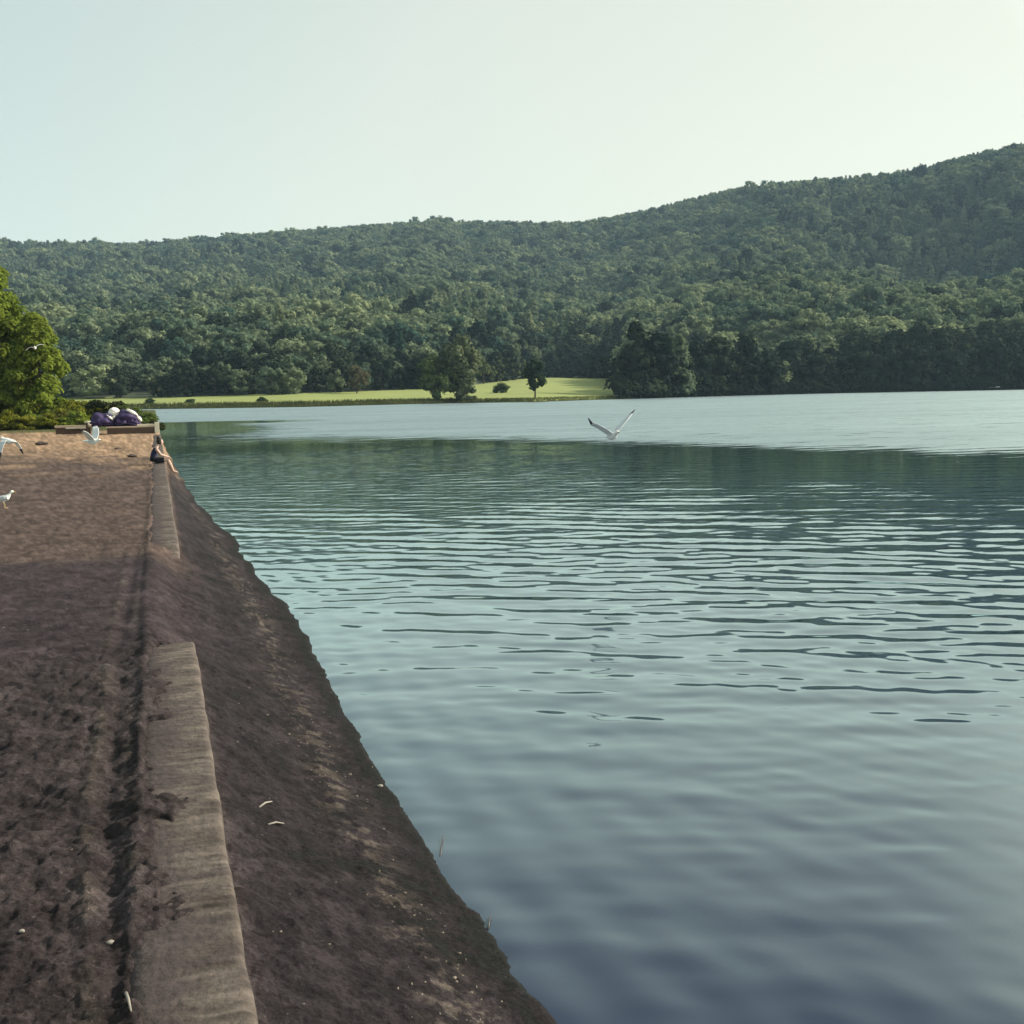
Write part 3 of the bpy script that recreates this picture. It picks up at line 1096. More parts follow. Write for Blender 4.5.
reeds = link('shore_reeds', mesh_np('shore_reeds', RV, np.arange(nr * 4).reshape(-1, 4), leaf_mat('reed_leaves', (0.045, 0.055, 0.022), (0.10, 0.11, 0.042), 0.3, noise_scale=0.2)))
tag(reeds, 'dark fringe of reeds along the far shore below the meadow', 'reeds', kind='stuff')

# a pale trunk lying at the foot of the right woods
az = col_to_az(990)
dl = 433.0
lg = MB()
lg.tube([(-3.2, 0, 0.35), (-1, 0.1, 0.5), (1.2, 0.0, 0.62), (3.3, 0.2, 0.8)], [0.32, 0.3, 0.26, 0.16], 9)
lg.tube([(1.0, 0, 0.6), (1.7, 0.1, 1.2)], [0.1, 0.04], 6)
o = lg.build('fallen_log', mat('bleached_wood', (0.42, 0.38, 0.33), 0.8, 0.2, 2.0))
sh_r = float(np.interp(az, COLAZ, SHORE))
o.location = ((sh_r - 0.5) * math.sin(az), (sh_r - 0.5) * math.cos(az), 0.35)
o.rotation_euler = (0, 0, -az)
tag(o, 'pale fallen log lying at the foot of the dark right shore woods', 'log')

# ==================================================================  LEFT END OF THE BEACH
yel = leaf_mat('sunny_leaves', (0.055, 0.095, 0.018), (0.195, 0.240, 0.040), 0.45, noise_scale=0.8)
yel2 = leaf_mat('brush_leaves', (0.10, 0.115, 0.014), (0.20, 0.20, 0.03), 0.4, noise_scale=0.9)


def near_tree(name, px, dist, h, wide, label, leaves, seed, **kw):
    az = col_to_az(px)
    x, y = dist * math.sin(az), dist * math.cos(az)
    z = float(beach_height(np.array(x), np.array(y)))
    e = empty(name, (x, y, z - 0.05))
    v, f = crown_arrays(seed, **kw)
    v = v * h
    v[:, :2] *= wide
    link('crown', mesh_np('crown', v, f, leaves), e)
    link('trunk', trunk_mesh(h * 0.7, h * 0.02, 0.6, 3, seed), e)
    return tag(e, label, 'tree')


near_tree('leafy_tree', -14, 88, 11.6, 1.0, 'big sunlit yellow green tree cut by the left edge, behind the beach', yel, 401, n_lump=150, per=150, leaf=0.0135, rx=0.39, z0=0.02, lump_r=0.17, up_bias=0.5, shape='dome')
near_tree('slender_tree', 39, 84, 7.3, 1.0, 'smaller sunlit tree right beside the big yellow green tree', yel, 402, n_lump=90, per=120, leaf=0.018, rx=0.29, z0=0.02, lump_r=0.22, up_bias=0.5, shape='dome')
near_tree('leafy_tree', -95, 96, 12.0, 1.0, 'sunlit tree farther left behind the big yellow green tree', yel, 403, n_lump=90, per=120, leaf=0.016, rx=0.42, z0=0.02, lump_r=0.2, shape='dome')


def shrub(px, dist, h, rx, leaves, seed, label, group=None, n_lump=20, per=70, leaf=0.05):
    az = col_to_az(px)
    x, y = dist * math.sin(az), dist * math.cos(az)
    z = max(0.0, float(beach_height(np.array(x), np.array(y))))
    e = empty('shrub', (x, y, z - 0.05))
    v, f = crown_arrays(seed, n_lump, per, leaf, rx, 0.0, 'bush', lump_r=0.3)
    v = v * h
    link('foliage', mesh_np('foliage', v, f, leaves), e)
    mb = MB()
    for i in range(6):
        a = i * 1.05 + seed
        mb.tube([(0.03 * math.cos(a), 0.03 * math.sin(a), 0), (0.25 * h * math.cos(a), 0.25 * h * math.sin(a), 0.45 * h), (0.4 * h * math.cos(a), 0.4 * h * math.sin(a), 0.75 * h)], [0.035, 0.025, 0.01], 5)
    mb.build('stem', bark, e)
    return tag(e, label, 'shrub', group)


q = random.Random(9)
j = 0
for dist, x0, x1, stp, hh_ in ((79, -70, 78, 13, 1.35), (84, -70, 100, 14, 2.0)):
    px = x0
    while px < x1:
        shrub(px + q.uniform(-3, 3), dist + q.uniform(-1, 1), hh_ * q.uniform(0.8, 1.25), 0.75, yel2 if q.random() < 0.75 else yel, 500 + j, 'yellow green shrub in the dense brush at the back of the beach', 'brush at the back of the beach')
        j += 1
        px += stp
darkg = leaf_mat('dark_shrub_leaves', (0.018, 0.026, 0.012), (0.045, 0.05, 0.02), 0.2, noise_scale=0.9)
shrub(98, 83, 2.0, 0.75, darkg, 560, 'dark shrub directly behind the dark purple bundles')
shrub(112, 86, 1.9, 0.8, darkg, 561, 'dark shrub behind the round white bundle, half hidden by another shrub')
greens = leaf_mat('green_shrub_leaves', (0.05, 0.08, 0.02), (0.10, 0.13, 0.035), 0.3, noise_scale=0.9)
shrub(129, 84, 1.65, 0.8, greens, 562, 'green shrub at the tip of the headland behind the platform')
shrub(143, 80, 1.15, 0.8, greens, 563, 'low green shrub at the water, last on the headland')
shrub(154, 72.5, 0.85, 0.7, darkg, 564, 'little dark shrub hanging over the water beside the platform post')

# ------------------------------------------------------------------ platform and bundles
timber = mat('weathered_timber', (0.46, 0.36, 0.27), 0.8, 0.25, 3.0, 0.006, 0.25, 30)
dark_timber = mat('dark_timber', (0.085, 0.055, 0.04), 0.85, 0.3, 4.0, 0.006, 0.25, 30)
pale_wood = mat('pale_wood', (0.62, 0.55, 0.44), 0.75, 0.15, 3.0)


def loc_at(px, y):
    """x of the picture column px at depth y"""
    az = col_to_az(px)
    return y * math.tan(az)


PY = 66.0
x0, x1 = loc_at(104, PY), loc_at(155, PY)
gz = float(beach_height(np.array((x0 + x1) / 2), np.array(PY)))
pf = empty('timber_platform', ((x0 + x1) / 2, PY, gz))
w = x1 - x0
mb = MB()
for i in range(5):
    mb.box((0, 0.20 + i * 0.405, 0.37), (w, 0.385, 0.07), bevel=0.012)
mb.build('deck', timber, pf, smooth=False)
MB().box((0, 0.06, 0.15), (w - 0.12, 0.10, 0.36), bevel=0.01).build('fascia', dark_timber, pf, smooth=False)
MB().box((w / 2 + 0.02, 0.02, 0.30), (0.26, 0.26, 0.62), bevel=0.02).build('end_post', pale_wood, pf, smooth=False)
MB().box((w / 2 - 0.55, 0.30, 0.46), (1.0, 0.22, 0.10), bevel=0.015).build('rail', pale_wood, pf, smooth=False)
tag(pf, 'low timber platform with dark front at the far end of beach', 'platform')

x2, x3 = loc_at(53, PY + 3), loc_at(90, PY + 3)
gz2 = float(beach_height(np.array((x2 + x3) / 2), np.array(PY + 3)))
bm_ = empty('timber_beam', ((x2 + x3) / 2, PY + 3, gz2))
MB().box((0, 0, 0.42), (x3 - x2, 0.5, 0.12), bevel=0.015).build('top_board', timber, bm_, smooth=False)
MB().box((0, 0.02, 0.17), (x3 - x2 - 0.1, 0.42, 0.38), bevel=0.015).build('base', dark_timber, bm_, smooth=False)
MB().box((0.15, -0.262, 0.34), (1.1, 0.02, 0.10)).build('pale_board', pale_wood, bm_, smooth=False)
MB().blob(((x3 - x2) / 2 - 0.12, -0.05, 0.52), (0.2, 0.2, 0.2), 0.08, 2, 3).build('end_knob', pale_wood, bm_)
tag(bm_, 'low timber beam on the sand left of the platform, before the brush', 'beam')

x4, x5 = loc_at(83, PY + 2.2), loc_at(99, PY + 2.2)
gz3 = float(beach_height(np.array((x4 + x5) / 2), np.array(PY + 2.2)))
pk = empty('plank_bench', ((x4 + x5) / 2, PY + 2.2, gz3))
MB().box((0, 0, 0.70), (x5 - x4, 0.35, 0.06), bevel=0.01).build('seat', pale_wood, pk, smooth=False)
for s in (-1, 1):
    MB().box((s * (x5 - x4) * 0.36, 0, 0.33), (0.09, 0.28, 0.68), bevel=0.01).build('leg', dark_timber, pk, smooth=False)
tag(pk, 'pale plank bench between the timber beam and the purple bundles', 'bench')

purple = mat('dark_purple_cloth', (0.035, 0.022, 0.075), 0.75, 0.35, 2.5, 0.03, 0.3, 6)
white_cloth = mat('white_cloth', (0.80, 0.76, 0.68), 0.8, 0.08, 2.5, 0.02, 0.3, 6)
dz = gz + 0.405


def bundle(px, sx, sy, sz, seed, label, patches):
    x = loc_at(px, PY + 0.9)
    e = empty('cloth_bundle', (x, PY + 0.9, dz))
    mb = MB()
    mb.blob((0, 0, sz * 0.50), (sx, sy, sz * 0.56), 0.22, 1.7, seed, 4)
    mb.blob((-sx * 0.45, -0.1, sz * 0.30), (sx * 0.6, sy * 0.9, sz * 0.34), 0.25, 2.0, seed + 1, 4)
    mb.blob((sx * 0.5, -0.05, sz * 0.28), (sx * 0.55, sy * 0.9, sz * 0.32), 0.25, 2.0, seed + 2, 4)
    c = mb.build('cover', purple, e)
    for v in c.data.vertices:
        v.co.z = max(v.co.z, 0.002)
    for (a, b_, c_, r1, r2, r3, ry) in patches:
        MB().blob((a, b_, c_), (r1, r2, r3), 0.15, 2.2, seed + 5, 3, Matrix.Rotation(ry, 3, 'Y')).build('pale_fold', white_cloth, e)
    return tag(e, label, 'bundle')


bundle(101, 0.62, 0.60, 0.72, 3, 'dark purple bundle left of the round white one, on the platform', [(0.42, -0.34, 0.52, 0.22, 0.10, 0.07, 0.7)])
bundle(126, 0.66, 0.60, 0.86, 8, 'dark purple bundle with pale fold on its right, on the platform', [(0.30, -0.28, 0.78, 0.34, 0.16, 0.10, 0.55), (0.66, -0.22, 0.42, 0.20, 0.14, 0.09, 0.8)])
x = loc_at(113.5, PY + 1.0)
e = empty('white_bundle', (x, PY + 1.0, dz))
MB().blob((0, 0, 0.78), (0.31, 0.30, 0.29), 0.10, 2.0, 13, 4).build('wrap', white_cloth, e)
MB().blob((0.02, 0.02, 0.27), (0.28, 0.28, 0.30), 0.16, 2.0, 14, 4).build('bundle_base', purple, e)
MB().blob((-0.06, -0.26, 0.52), (0.24, 0.10, 0.07), 0.2, 2.0, 15, 3).build('drape', white_cloth, e)
tag(e, 'round white bundle perched between two dark purple bundles', 'bundle')

# stones and clods lying on the far sand
clod = mat('dark_clod', (0.06, 0.045, 0.04), 0.9, 0.3, 6)
for px, py_, s, lab in ((42, 445, 0.20, 'dark clod on the tan sand below the brush'), (132, 457, 0.13, 'dark clod on the sand close to the seated person'), (118, 449, 0.10, 'flat dark clod on the tan sand before the platform')):
    p = at_z(px, py_, SAND_Z)
    zz = float(beach_height(np.array(p.x), np.array(p.y)))
    o = MB().blob((0, 0, s * 0.3), (s * 1.3, s, s * 0.5), 0.25, 1.6, int(px), 3).build('clod', clod, None, (p.x, p.y, zz - 0.01))
    tag(o, lab, 'clod')

# ==================================================================  FOREGROUND LITTER
q = np.random.default_rng(77)
LV, LF = [], []
nv = 0


def chip(p, s, h):
    global nv
    a = q.uniform(0, 6.28)
    ca_, sa_ = math.cos(a), math.sin(a)
    pr = []
    for zz in (0, h):
        for k in range(5):
            t_ = k * 1.2566
            rr_ = 1 + q.normal(0, 0.25)
            u, v = math.cos(t_) * s * rr_, math.sin(t_) * s * 0.45 * rr_
            if zz:
                u, v = u * 0.75, v * 0.75
            pr.append((p[0] + u * ca_ - v * sa_, p[1] + u * sa_ + v * ca_, p[2] + zz - 0.002))
    LV.extend(pr)
    for k in range(5):
        k2 = (k + 1) % 5
        LF.append((nv + k, nv + k2, nv + 5 + k2, nv + 5 + k))
    LF.append((nv + 5, nv + 6, nv + 7, nv + 8))
    LF.append((nv + 5, nv + 8, nv + 9, nv + 9))
    nv += 10


cand = []
while len(cand) < 420:
    y = 3.2 + 14 * q.random() ** 1.3
    xs_ = float(shore_x(np.array(y)))
    t_ = q.normal(0.68, 0.10) if q.random() < 0.75 else q.uniform(0.1, 0.98)
    x = 0.2 + (xs_ - 0.2) * t_
    if x < 0.26:
        continue
    if float(fbm(np.array(x * 2), np.array(y * 1.5), 2, 38)) < -0.02 and q.random() < 0.8:
        continue
    cand.append((x, y))
for k in range(70):
    cand.append((q.uniform(-3.0, -0.2), 3.2 + 14 * q.random()))
cand = np.array(cand)
cz_ = beach_height(cand[:, 0], cand[:, 1])
for (x, y), z in zip(cand, cz_):
    s = q.uniform(0.003, 0.011) * (1.0 if q.random() < 0.92 else 1.7)
    chip((x, y, z), s, s * q.uniform(0.3, 0.7))
LF = [f for f in LF if len(set(f)) == 4]
lit = link('shore_debris', mesh_np('shore_debris', LV, LF, mat('pale_drift', (0.17, 0.14, 0.115), 0.9, 0.6, 9.0)))
tag(lit, 'pale drift bits and pebbles strewn along the dark sand slope', 'debris', kind='stuff')

twig_m = mat('pale_twig', (0.22, 0.195, 0.17), 0.8, 0.2, 20)
wet_twig = mat('wet_twig', (0.05, 0.045, 0.045), 0.5, 0.3, 20)


def twig(pa, pb, r, lab, material, lift=0.0, mid=0.01):
    a = at_z(*pa, 0.35)
    b_ = at_z(*pb, 0.35)
    for v in (a, b_):
        for _ in range(4):
            v.z = max(0.0, float(beach_height(np.array(v.x), np.array(v.y))))
    # slide along the sight lines onto the slope
    def drop(p):
        z = 0.35
        for _ in range(12):
            w_ = at_z(*p, z)
            z = max(0.0, float(beach_height(np.array(w_.x), np.array(w_.y))))
        return at_z(*p, z)
    a, b_ = drop(pa), drop(pb)
    b_.z += lift
    c_ = (a + b_) / 2 + Vector((0, 0, mid))
    org = a.copy()
    o = MB().tube([a - org + Vector((0, 0, r * 0.6)), c_ - org + Vector((0, 0, r * 0.6)), b_ - org + Vector((0, 0, r * 0.6))], [r, r * 0.9, r * 0.5], 7).build('twig', material, None, org)
    return tag(o, lab, 'twig')


twig((259, 808), (272, 802), 0.006, 'short pale twig slanting on dark sand right of the wall', twig_m)
twig((268, 825), (284, 824), 0.005, 'pale twig lying level just below the slanting twig', twig_m)
twig((126, 994), (131, 1012), 0.006, 'pale twig in the worn track left of the wall', twig_m)
twig((440, 858), (443, 838), 0.005, 'dark wet twig poking out of the water at the shore', wet_twig, 0.012, 0.006)
twig((488, 930), (491, 918), 0.005, 'dark twig stub at the water edge near the lower corner of the shore', wet_twig, 0.01, 0.006)
for px, py_, s, lab in ((110, 943, 0.012, 'small white stone beside the worn track left of the wall'), (22, 934, 0.010, 'tiny white stone on the dark sand far left of the track'), (380, 787, 0.016, 'small pale stone at the water edge')):
    p = at_z(px, py_, SAND_Z)
    z = 0.5
    for _ in range(12):
        p = at_z(px, py_, z)
        z = max(0.0, float(beach_height(np.array(p.x), np.array(p.y))))
    o = MB().blob((0, 0, s * 0.4), (s * 1.3, s, s * 0.7), 0.2, 1.5, int(px), 2).build('stone', twig_m, None, (p.x, p.y, z))
    tag(o, lab, 'stone')


# ==================================================================  GULLS
def loft(bm, rings):
    vs = [[bm.verts.new(p) for p in rg] for rg in rings]
    k = len(vs[0])
    for a, b_ in zip(vs, vs[1:]):
        for i in range(k):
            bm.faces.new((a[i], a[(i + 1) % k], b_[(i + 1) % k], b_[i]))
    bm.faces.new(vs[0][::-1])
    bm.faces.new(vs[-1])


gull_mats = [mat('gull_white', (0.80, 0.80, 0.76), 0.7, 0.05, 20), mat('gull_grey', (0.50, 0.52, 0.54), 0.7, 0.1, 20), mat('gull_black', (0.02, 0.02, 0.022), 0.6, 0.1, 20), mat('gull_beak', (0.34, 0.25, 0.12), 0.5, 0.1, 20)]


def gull_mesh(name, wing=None, legs=False, voxel=0.0065, folded=False):
    """body along +X (head at +X), left wing towards +Y.  wing = list of joints (x, y, z, chord) for left and right"""
    bm = bmesh.new()
    prof = [(-0.235, 0.006, 0.020, 0.012), (-0.20, 0.006, 0.034, 0.010), (-0.14, 0.0, 0.036, 0.028), (-0.06, -0.006, 0.056, 0.056), (0.02, -0.008, 0.063, 0.066), (0.09, 0.002, 0.053, 0.057),
            (0.14, 0.022, 0.036, 0.040), (0.175, 0.038, 0.033, 0.034), (0.205, 0.043, 0.029, 0.030), (0.225, 0.040, 0.015, 0.016), (0.25, 0.034, 0.008, 0.009), (0.275, 0.026, 0.005, 0.006)]
    if legs:   # standing: the neck is upright
        prof = [(-0.25, 0.0, 0.018, 0.010), (-0.19, 0.004, 0.032, 0.016), (-0.12, 0.006, 0.045, 0.040), (-0.05, 0.008, 0.058, 0.060), (0.02, 0.02, 0.060, 0.064), (0.075, 0.045, 0.048, 0.056),
                (0.105, 0.085, 0.033, 0.042), (0.12, 0.125, 0.032, 0.034), (0.145, 0.142, 0.030, 0.029), (0.172, 0.138, 0.016, 0.016), (0.20, 0.130, 0.008, 0.009), (0.222, 0.122, 0.005, 0.006)]
    rings = []
    for x, z, ry, rz_ in prof:
        rings.append([(x, ry * math.cos(t), z + rz_ * math.sin(t)) for t in np.linspace(0, 2 * math.pi, 15)[:-1]])
    loft(bm, rings)
    if folded:
        for s in (-1, 1):
            rg = []
            for x, y, z, a, b_ in ((0.07, 0.045, 0.035, 0.012, 0.035), (0.0, 0.056, 0.028, 0.016, 0.048), (-0.10, 0.050, 0.020, 0.014, 0.040), (-0.20, 0.030, 0.012, 0.010, 0.022), (-0.30, 0.016, 0.010, 0.006, 0.009)):
                rg.append([(x, s * (y + a * math.cos(t)), z + b_ * math.sin(t)) for t in np.linspace(0, 2 * math.pi, 11)[:-1]])
            loft(bm, rg)
    if wing:
        for s, jt in ((1, wing[0]), (-1, wing[1])):
            rg = []
            nj = len(jt)
            for i, (x, y, z, ch) in enumerate(jt):
                a = np.array(jt[max(i - 1, 0)][:3])
                b_ = np.array(jt[min(i + 1, nj - 1)][:3])
                d = (b_ - a) / np.linalg.norm(b_ - a)
                cd = np.array([1.0, 0, 0]) - d * d[0]
                cd /= np.linalg.norm(cd)
                nn = np.cross(d, cd)
                th = 0.011 if i < nj - 1 else 0.007
                sec_ = [(0.35, 0.0), (0.30, 0.8), (0.05, 1.0), (-0.35, 0.7), (-0.65, 0.45), (-0.65, -0.45), (-0.35, -0.5), (0.05, -0.7), (0.30, -0.8)]
                rg.append([tuple(np.array((x, y, z)) + cd * u * ch + nn * v * th) for u, v in sec_])
            loft(bm, rg)
    if legs:
        for s in (-1, 1):
            rg = []
            for x, z, r_ in ((-0.01, -0.02, 0.016), (-0.015, -0.07, 0.008), (0.0, -0.12, 0.007), (0.002, -0.165, 0.008)):
                rg.append([(x + r_ * math.cos(t), s * 0.026 + r_ * math.sin(t), z) for t in np.linspace(0, 2 * math.pi, 9)[:-1]])
            loft(bm, rg)
            rg = []
            for x, w_ in ((-0.015, 0.008), (0.01, 0.012), (0.05, 0.026)):
                rg.append([(x, s * 0.026 - w_, -0.175), (x, s * 0.026 + w_, -0.175), (x, s * 0.026 + w_, -0.160), (x, s * 0.026 - w_, -0.160)])
            loft(bm, rg)
    bmesh.ops.recalc_face_normals(bm, faces=bm.faces)
    me = bpy.data.meshes.new(name)
    bm.to_mesh(me)
    bm.free()
    tmp = link(name, me)
    rm = tmp.modifiers.new('r', 'REMESH')
    rm.mode = 'VOXEL'
    rm.voxel_size = voxel
    sm = tmp.modifiers.new('s', 'SMOOTH')
    sm.iterations = 2
    dg = bpy.context.evaluated_depsgraph_get()
    res = bpy.data.meshes.new_from_object(tmp.evaluated_get(dg))
    bpy.data.objects.remove(tmp)
    for m_ in gull_mats:
        res.materials.append(m_)
    hx = 0.225 if not legs else 0.172
    for p in res.polygons:
        p.use_smooth = True
        c = p.center
        mi = 0
        if c.x > hx:
            mi = 3
        elif legs and c.z < -0.06:
            mi = 3
        elif folded and abs(c.y) > 0.02 and c.z > -0.02 and c.x < 0.06:
            mi = 2 if c.x < -0.20 else 1
        elif folded and c.x < -0.25:
            mi = 2
        elif wing:
            for jt in wing:
                tip = Vector(jt[-1][:3])
                if (c - tip).length < 0.12:
                    mi = 2
                elif (c - Vector(jt[0][:3])).length > 0.05 and abs(c.y) > 0.05 and p.normal.z > 0.05 and mi == 0:
                    mi = 1
        p.material_index = mi
    return res


def heading(px, py_, dist):
    return at_d(px, py_, dist)


def place_gull(name, me, px, py_, dist, yaw_screen, pitch, roll, label, sc=1.0):
    """yaw_screen: direction of the head against the picture's right-hand direction, anticlockwise from above"""
    o = link(name, me)
    o.location = at_d(px, py_, dist)
    o.rotation_mode = 'XYZ'
    o.rotation_euler = (roll, pitch, -YAW + yaw_screen)
    o.scale = (sc,) * 3
    return tag(o, label, 'gull', None)


# over the water: wings raised in a V, head to the right
upL = [(0.05, 0.03, 0.02, 0.20), (0.05, 0.13, 0.10, 0.22), (-0.01, 0.24, 0.19, 0.19), (-0.07, 0.33, 0.25, 0.13), (-0.11, 0.36, 0.34, 0.03)]
upR = [(0.05, -0.03, 0.02, 0.16), (0.08, -0.12, 0.13, 0.22), (0.08, -0.24, 0.23, 0.19), (0.07, -0.36, 0.33, 0.13), (0.06, -0.47, 0.42, 0.03)]
g_ = gull_mesh('seagull', ([(x, -y, z, c) for x, y, z, c in upR], [(x, -y, z, c) for x, y, z, c in upL]))
place_gull('seagull', g_, 612, 436, 17.5, R(-66), R(-8), R(2), 'white gull with wings raised in a V low over the open lake', 0.93)
# over the sand, one wing lifted
u2 = [(0.05, 0.03, 0.03, 0.17), (0.04, 0.14, 0.15, 0.18), (-0.02, 0.24, 0.24, 0.15), (-0.10, 0.33, 0.28, 0.10), (-0.17, 0.42, 0.28, 0.03)]
u2r = [(0.05, -0.03, 0.03, 0.17), (0.06, -0.14, 0.14, 0.18), (0.03, -0.22, 0.24, 0.15), (-0.02, -0.30, 0.30, 0.10), (-0.06, -0.36, 0.36, 0.03)]
g2 = gull_mesh('seagull', (u2, u2r))
place_gull('seagull', g2, 92, 441.5, 26.5, R(-14), R(3), R(8), 'white gull flying low over tan sand with raised wings, before the platform')
# at the left edge, wings beaten down
d1 = [(0.05, 0.03, 0.02, 0.15), (0.03, 0.12, 0.0, 0.16), (0.0, 0.19, -0.09, 0.14), (-0.03, 0.24, -0.20, 0.10), (-0.06, 0.27, -0.31, 0.03)]
d1r = [(x, -y, z, c) for x, y, z, c in d1]
g3 = gull_mesh('seagull', (d1, d1r))
place_gull('seagull', g3, 8, 441, 25, R(150), R(-4), R(-6), 'grey winged gull beating its wings down over the sand at the left edge')
# above the brush before the big tree
a1 = [(0.05, 0.03, 0.02, 0.15), (0.05, 0.16, 0.09, 0.15), (0.0, 0.29, 0.10, 0.12), (-0.06, 0.42, 0.05, 0.085), (-0.12, 0.54, -0.02, 0.03)]
g4 = gull_mesh('seagull', (a1, [(x, -y, z, c) for x, y, z, c in a1]))
place_gull('seagull', g4, 35, 348, 62, R(-70), R(-5), R(18), 'small white gull gliding high in front of the big yellow green tree')
# standing on the sand, cut by the left edge
g6 = gull_mesh('seagull', None, True, 0.0055, True)
p = at_z(5, 508, SAND_Z)
zz = float(beach_height(np.array(p.x), np.array(p.y)))
o = link('seagull', g6, None, (p.x, p.y, zz + 0.172))
o.rotation_euler = (0, 0, -YAW + R(12))
tag(o, 'white gull standing on the dark sand, cut by the left edge', 'gull')


# ==================================================================  THE SEATED PERSON
def skin_mesh(name, verts, edges, radii, root, sub=2, voxel=None):
    me = bpy.data.meshes.new(name)
    me.from_pydata(verts, edges, [])
    o = link(name, me)
    sk_ = o.modifiers.new('skin', 'SKIN')
    sk_.use_smooth_shade = True
    for i, r_ in enumerate(radii):
        d = me.skin_vertices[0].data[i]
        d.radius = r_ if isinstance(r_, tuple) else (r_, r_)
        d.use_root = (i == root)
    if sub:
        s_ = o.modifiers.new('sub', 'SUBSURF')
        s_.levels = s_.render_levels = sub
    dg = bpy.context.evaluated_depsgraph_get()
    res = bpy.data.meshes.new_from_object(o.evaluated_get(dg))
    bpy.data.objects.remove(o)
    for p_ in res.polygons:
        p_.use_smooth = True
    return res


def join_meshes(name, parts, material, voxel=None):
    bm = bmesh.new()
    for p_ in parts:
        bm.from_mesh(p_)
    me = bpy.data.meshes.new(name)
    bm.to_mesh(me)
    bm.free()
    if voxel:
        tmp = link(name, me)
        rm = tmp.modifiers.new('r', 'REMESH')
        rm.mode = 'VOXEL'
        rm.voxel_size = voxel
        sm = tmp.modifiers.new('s', 'SMOOTH')
        sm.iterations = 2
        dg = bpy.context.evaluated_depsgraph_get()
        me = bpy.data.meshes.new_from_object(tmp.evaluated_get(dg))
        bpy.data.objects.remove(tmp)
    for p_ in me.polygons:
        p_.use_smooth = True
    me.materials.clear()
    me.materials.append(material)
    return me


skin_m = mat('skin', (0.42, 0.28, 0.22), 0.6, 0.08, 10)
hair_m = mat('dark_hair', (0.022, 0.015, 0.012), 0.6, 0.3, 30)
navy = mat('navy_fabric', (0.016, 0.018, 0.05), 0.85, 0.25, 15, 0.004, 0.2, 60)
black = mat('black_fabric', (0.012, 0.011, 0.016), 0.85, 0.25, 15, 0.004, 0.2, 60)

# local frame: +X = the way the person faces, +Z up, origin on the seat under the hips
def limb(pts_r, sub=2):
    v = [(p_[0][0] + 0.20 * max(0, p_[0][2] - 0.22), p_[0][1], p_[0][2] - 0.04 * max(0, p_[0][2] - 0.3)) for p_ in pts_r]
    return skin_mesh('limb', v, [(i, i + 1) for i in range(len(v) - 1)], [p_[1] for p_ in pts_r], 0, sub)


parts = [limb([((0.0, 0, 0.06), (0.11, 0.14)), ((0.0, 0, 0.14), (0.115, 0.155)), ((-0.01, 0, 0.27), (0.085, 0.125)), ((0.015, 0, 0.40), (0.10, 0.15)), ((0.05, 0, 0.50), (0.08, 0.15)), ((0.065, 0, 0.55), (0.055, 0.085)), ((0.085, 0, 0.61), (0.046, 0.046)), ((0.11, 0, 0.69), (0.05, 0.05))])]
for s in (-1, 1):
    parts.append(limb([((0.02, s * 0.075, 0.10), 0.10), ((0.24, s * 0.11, 0.10), 0.082), ((0.43, s * 0.12, 0.115), 0.070), ((0.47, s * 0.12, 0.05), 0.066), ((0.53, s * 0.12, -0.09), 0.066), ((0.59, s * 0.12, -0.25), 0.042), ((0.615, s * 0.12, -0.30), 0.040)]))
    parts.append(limb([((0.585, s * 0.12, -0.292), 0.040), ((0.65, s * 0.13, -0.306), 0.040), ((0.715, s * 0.14, -0.32), 0.034), ((0.765, s * 0.145, -0.328), 0.022)]))
    parts.append(limb([((0.045, s * 0.12, 0.49), 0.062), ((0.06, s * 0.165, 0.47), 0.056), ((0.14, s * 0.20, 0.37), 0.052), ((0.215, s * 0.215, 0.28), 0.047), ((0.32, s * 0.19, 0.25), 0.043), ((0.42, s * 0.16, 0.215), 0.031), ((0.45, s * 0.155, 0.205), 0.030), ((0.49, s * 0.15, 0.195), 0.032)]))
    parts.append(limb([((0.445, s * 0.15, 0.205), (0.020, 0.036)), ((0.505, s * 0.15, 0.195), (0.018, 0.044))], 1))
for s in (-1, 1):
    for k, (dy_, ln) in enumerate(((-0.030, 0.066), (-0.010, 0.078), (0.010, 0.074), (0.029, 0.058))):
        v = [(0.47, s * 0.15 + dy_, 0.195), (0.515, s * 0.15 + dy_ * 1.15, 0.192), (0.515 + ln * 0.45, s * 0.15 + dy_ * 1.2, 0.172), (0.515 + ln * 0.72, s * 0.15 + dy_ * 1.2, 0.135)]
        parts.append(skin_mesh('f', v, [(0, 1), (1, 2), (2, 3)], [0.010, 0.010, 0.009, 0.007], 0, 1))
    v = [(0.455, s * 0.12, 0.195), (0.485, s * 0.095, 0.188), (0.515, s * 0.088, 0.170), (0.532, s * 0.088, 0.15)]
    parts.append(skin_mesh('f', v, [(0, 1), (1, 2), (2, 3)], [0.012, 0.011, 0.010, 0.008], 0, 1))
    for k in range(5):
        v = [(0.725, s * 0.15 - 0.026 + k * 0.013, -0.322), (0.79 - abs(k - (1 if s < 0 else 3)) * 0.006, s * 0.15 - 0.028 + k * 0.014, -0.326)]
        parts.append(skin_mesh('t', v, [(0, 1)], [0.009, 0.008], 0, 1))
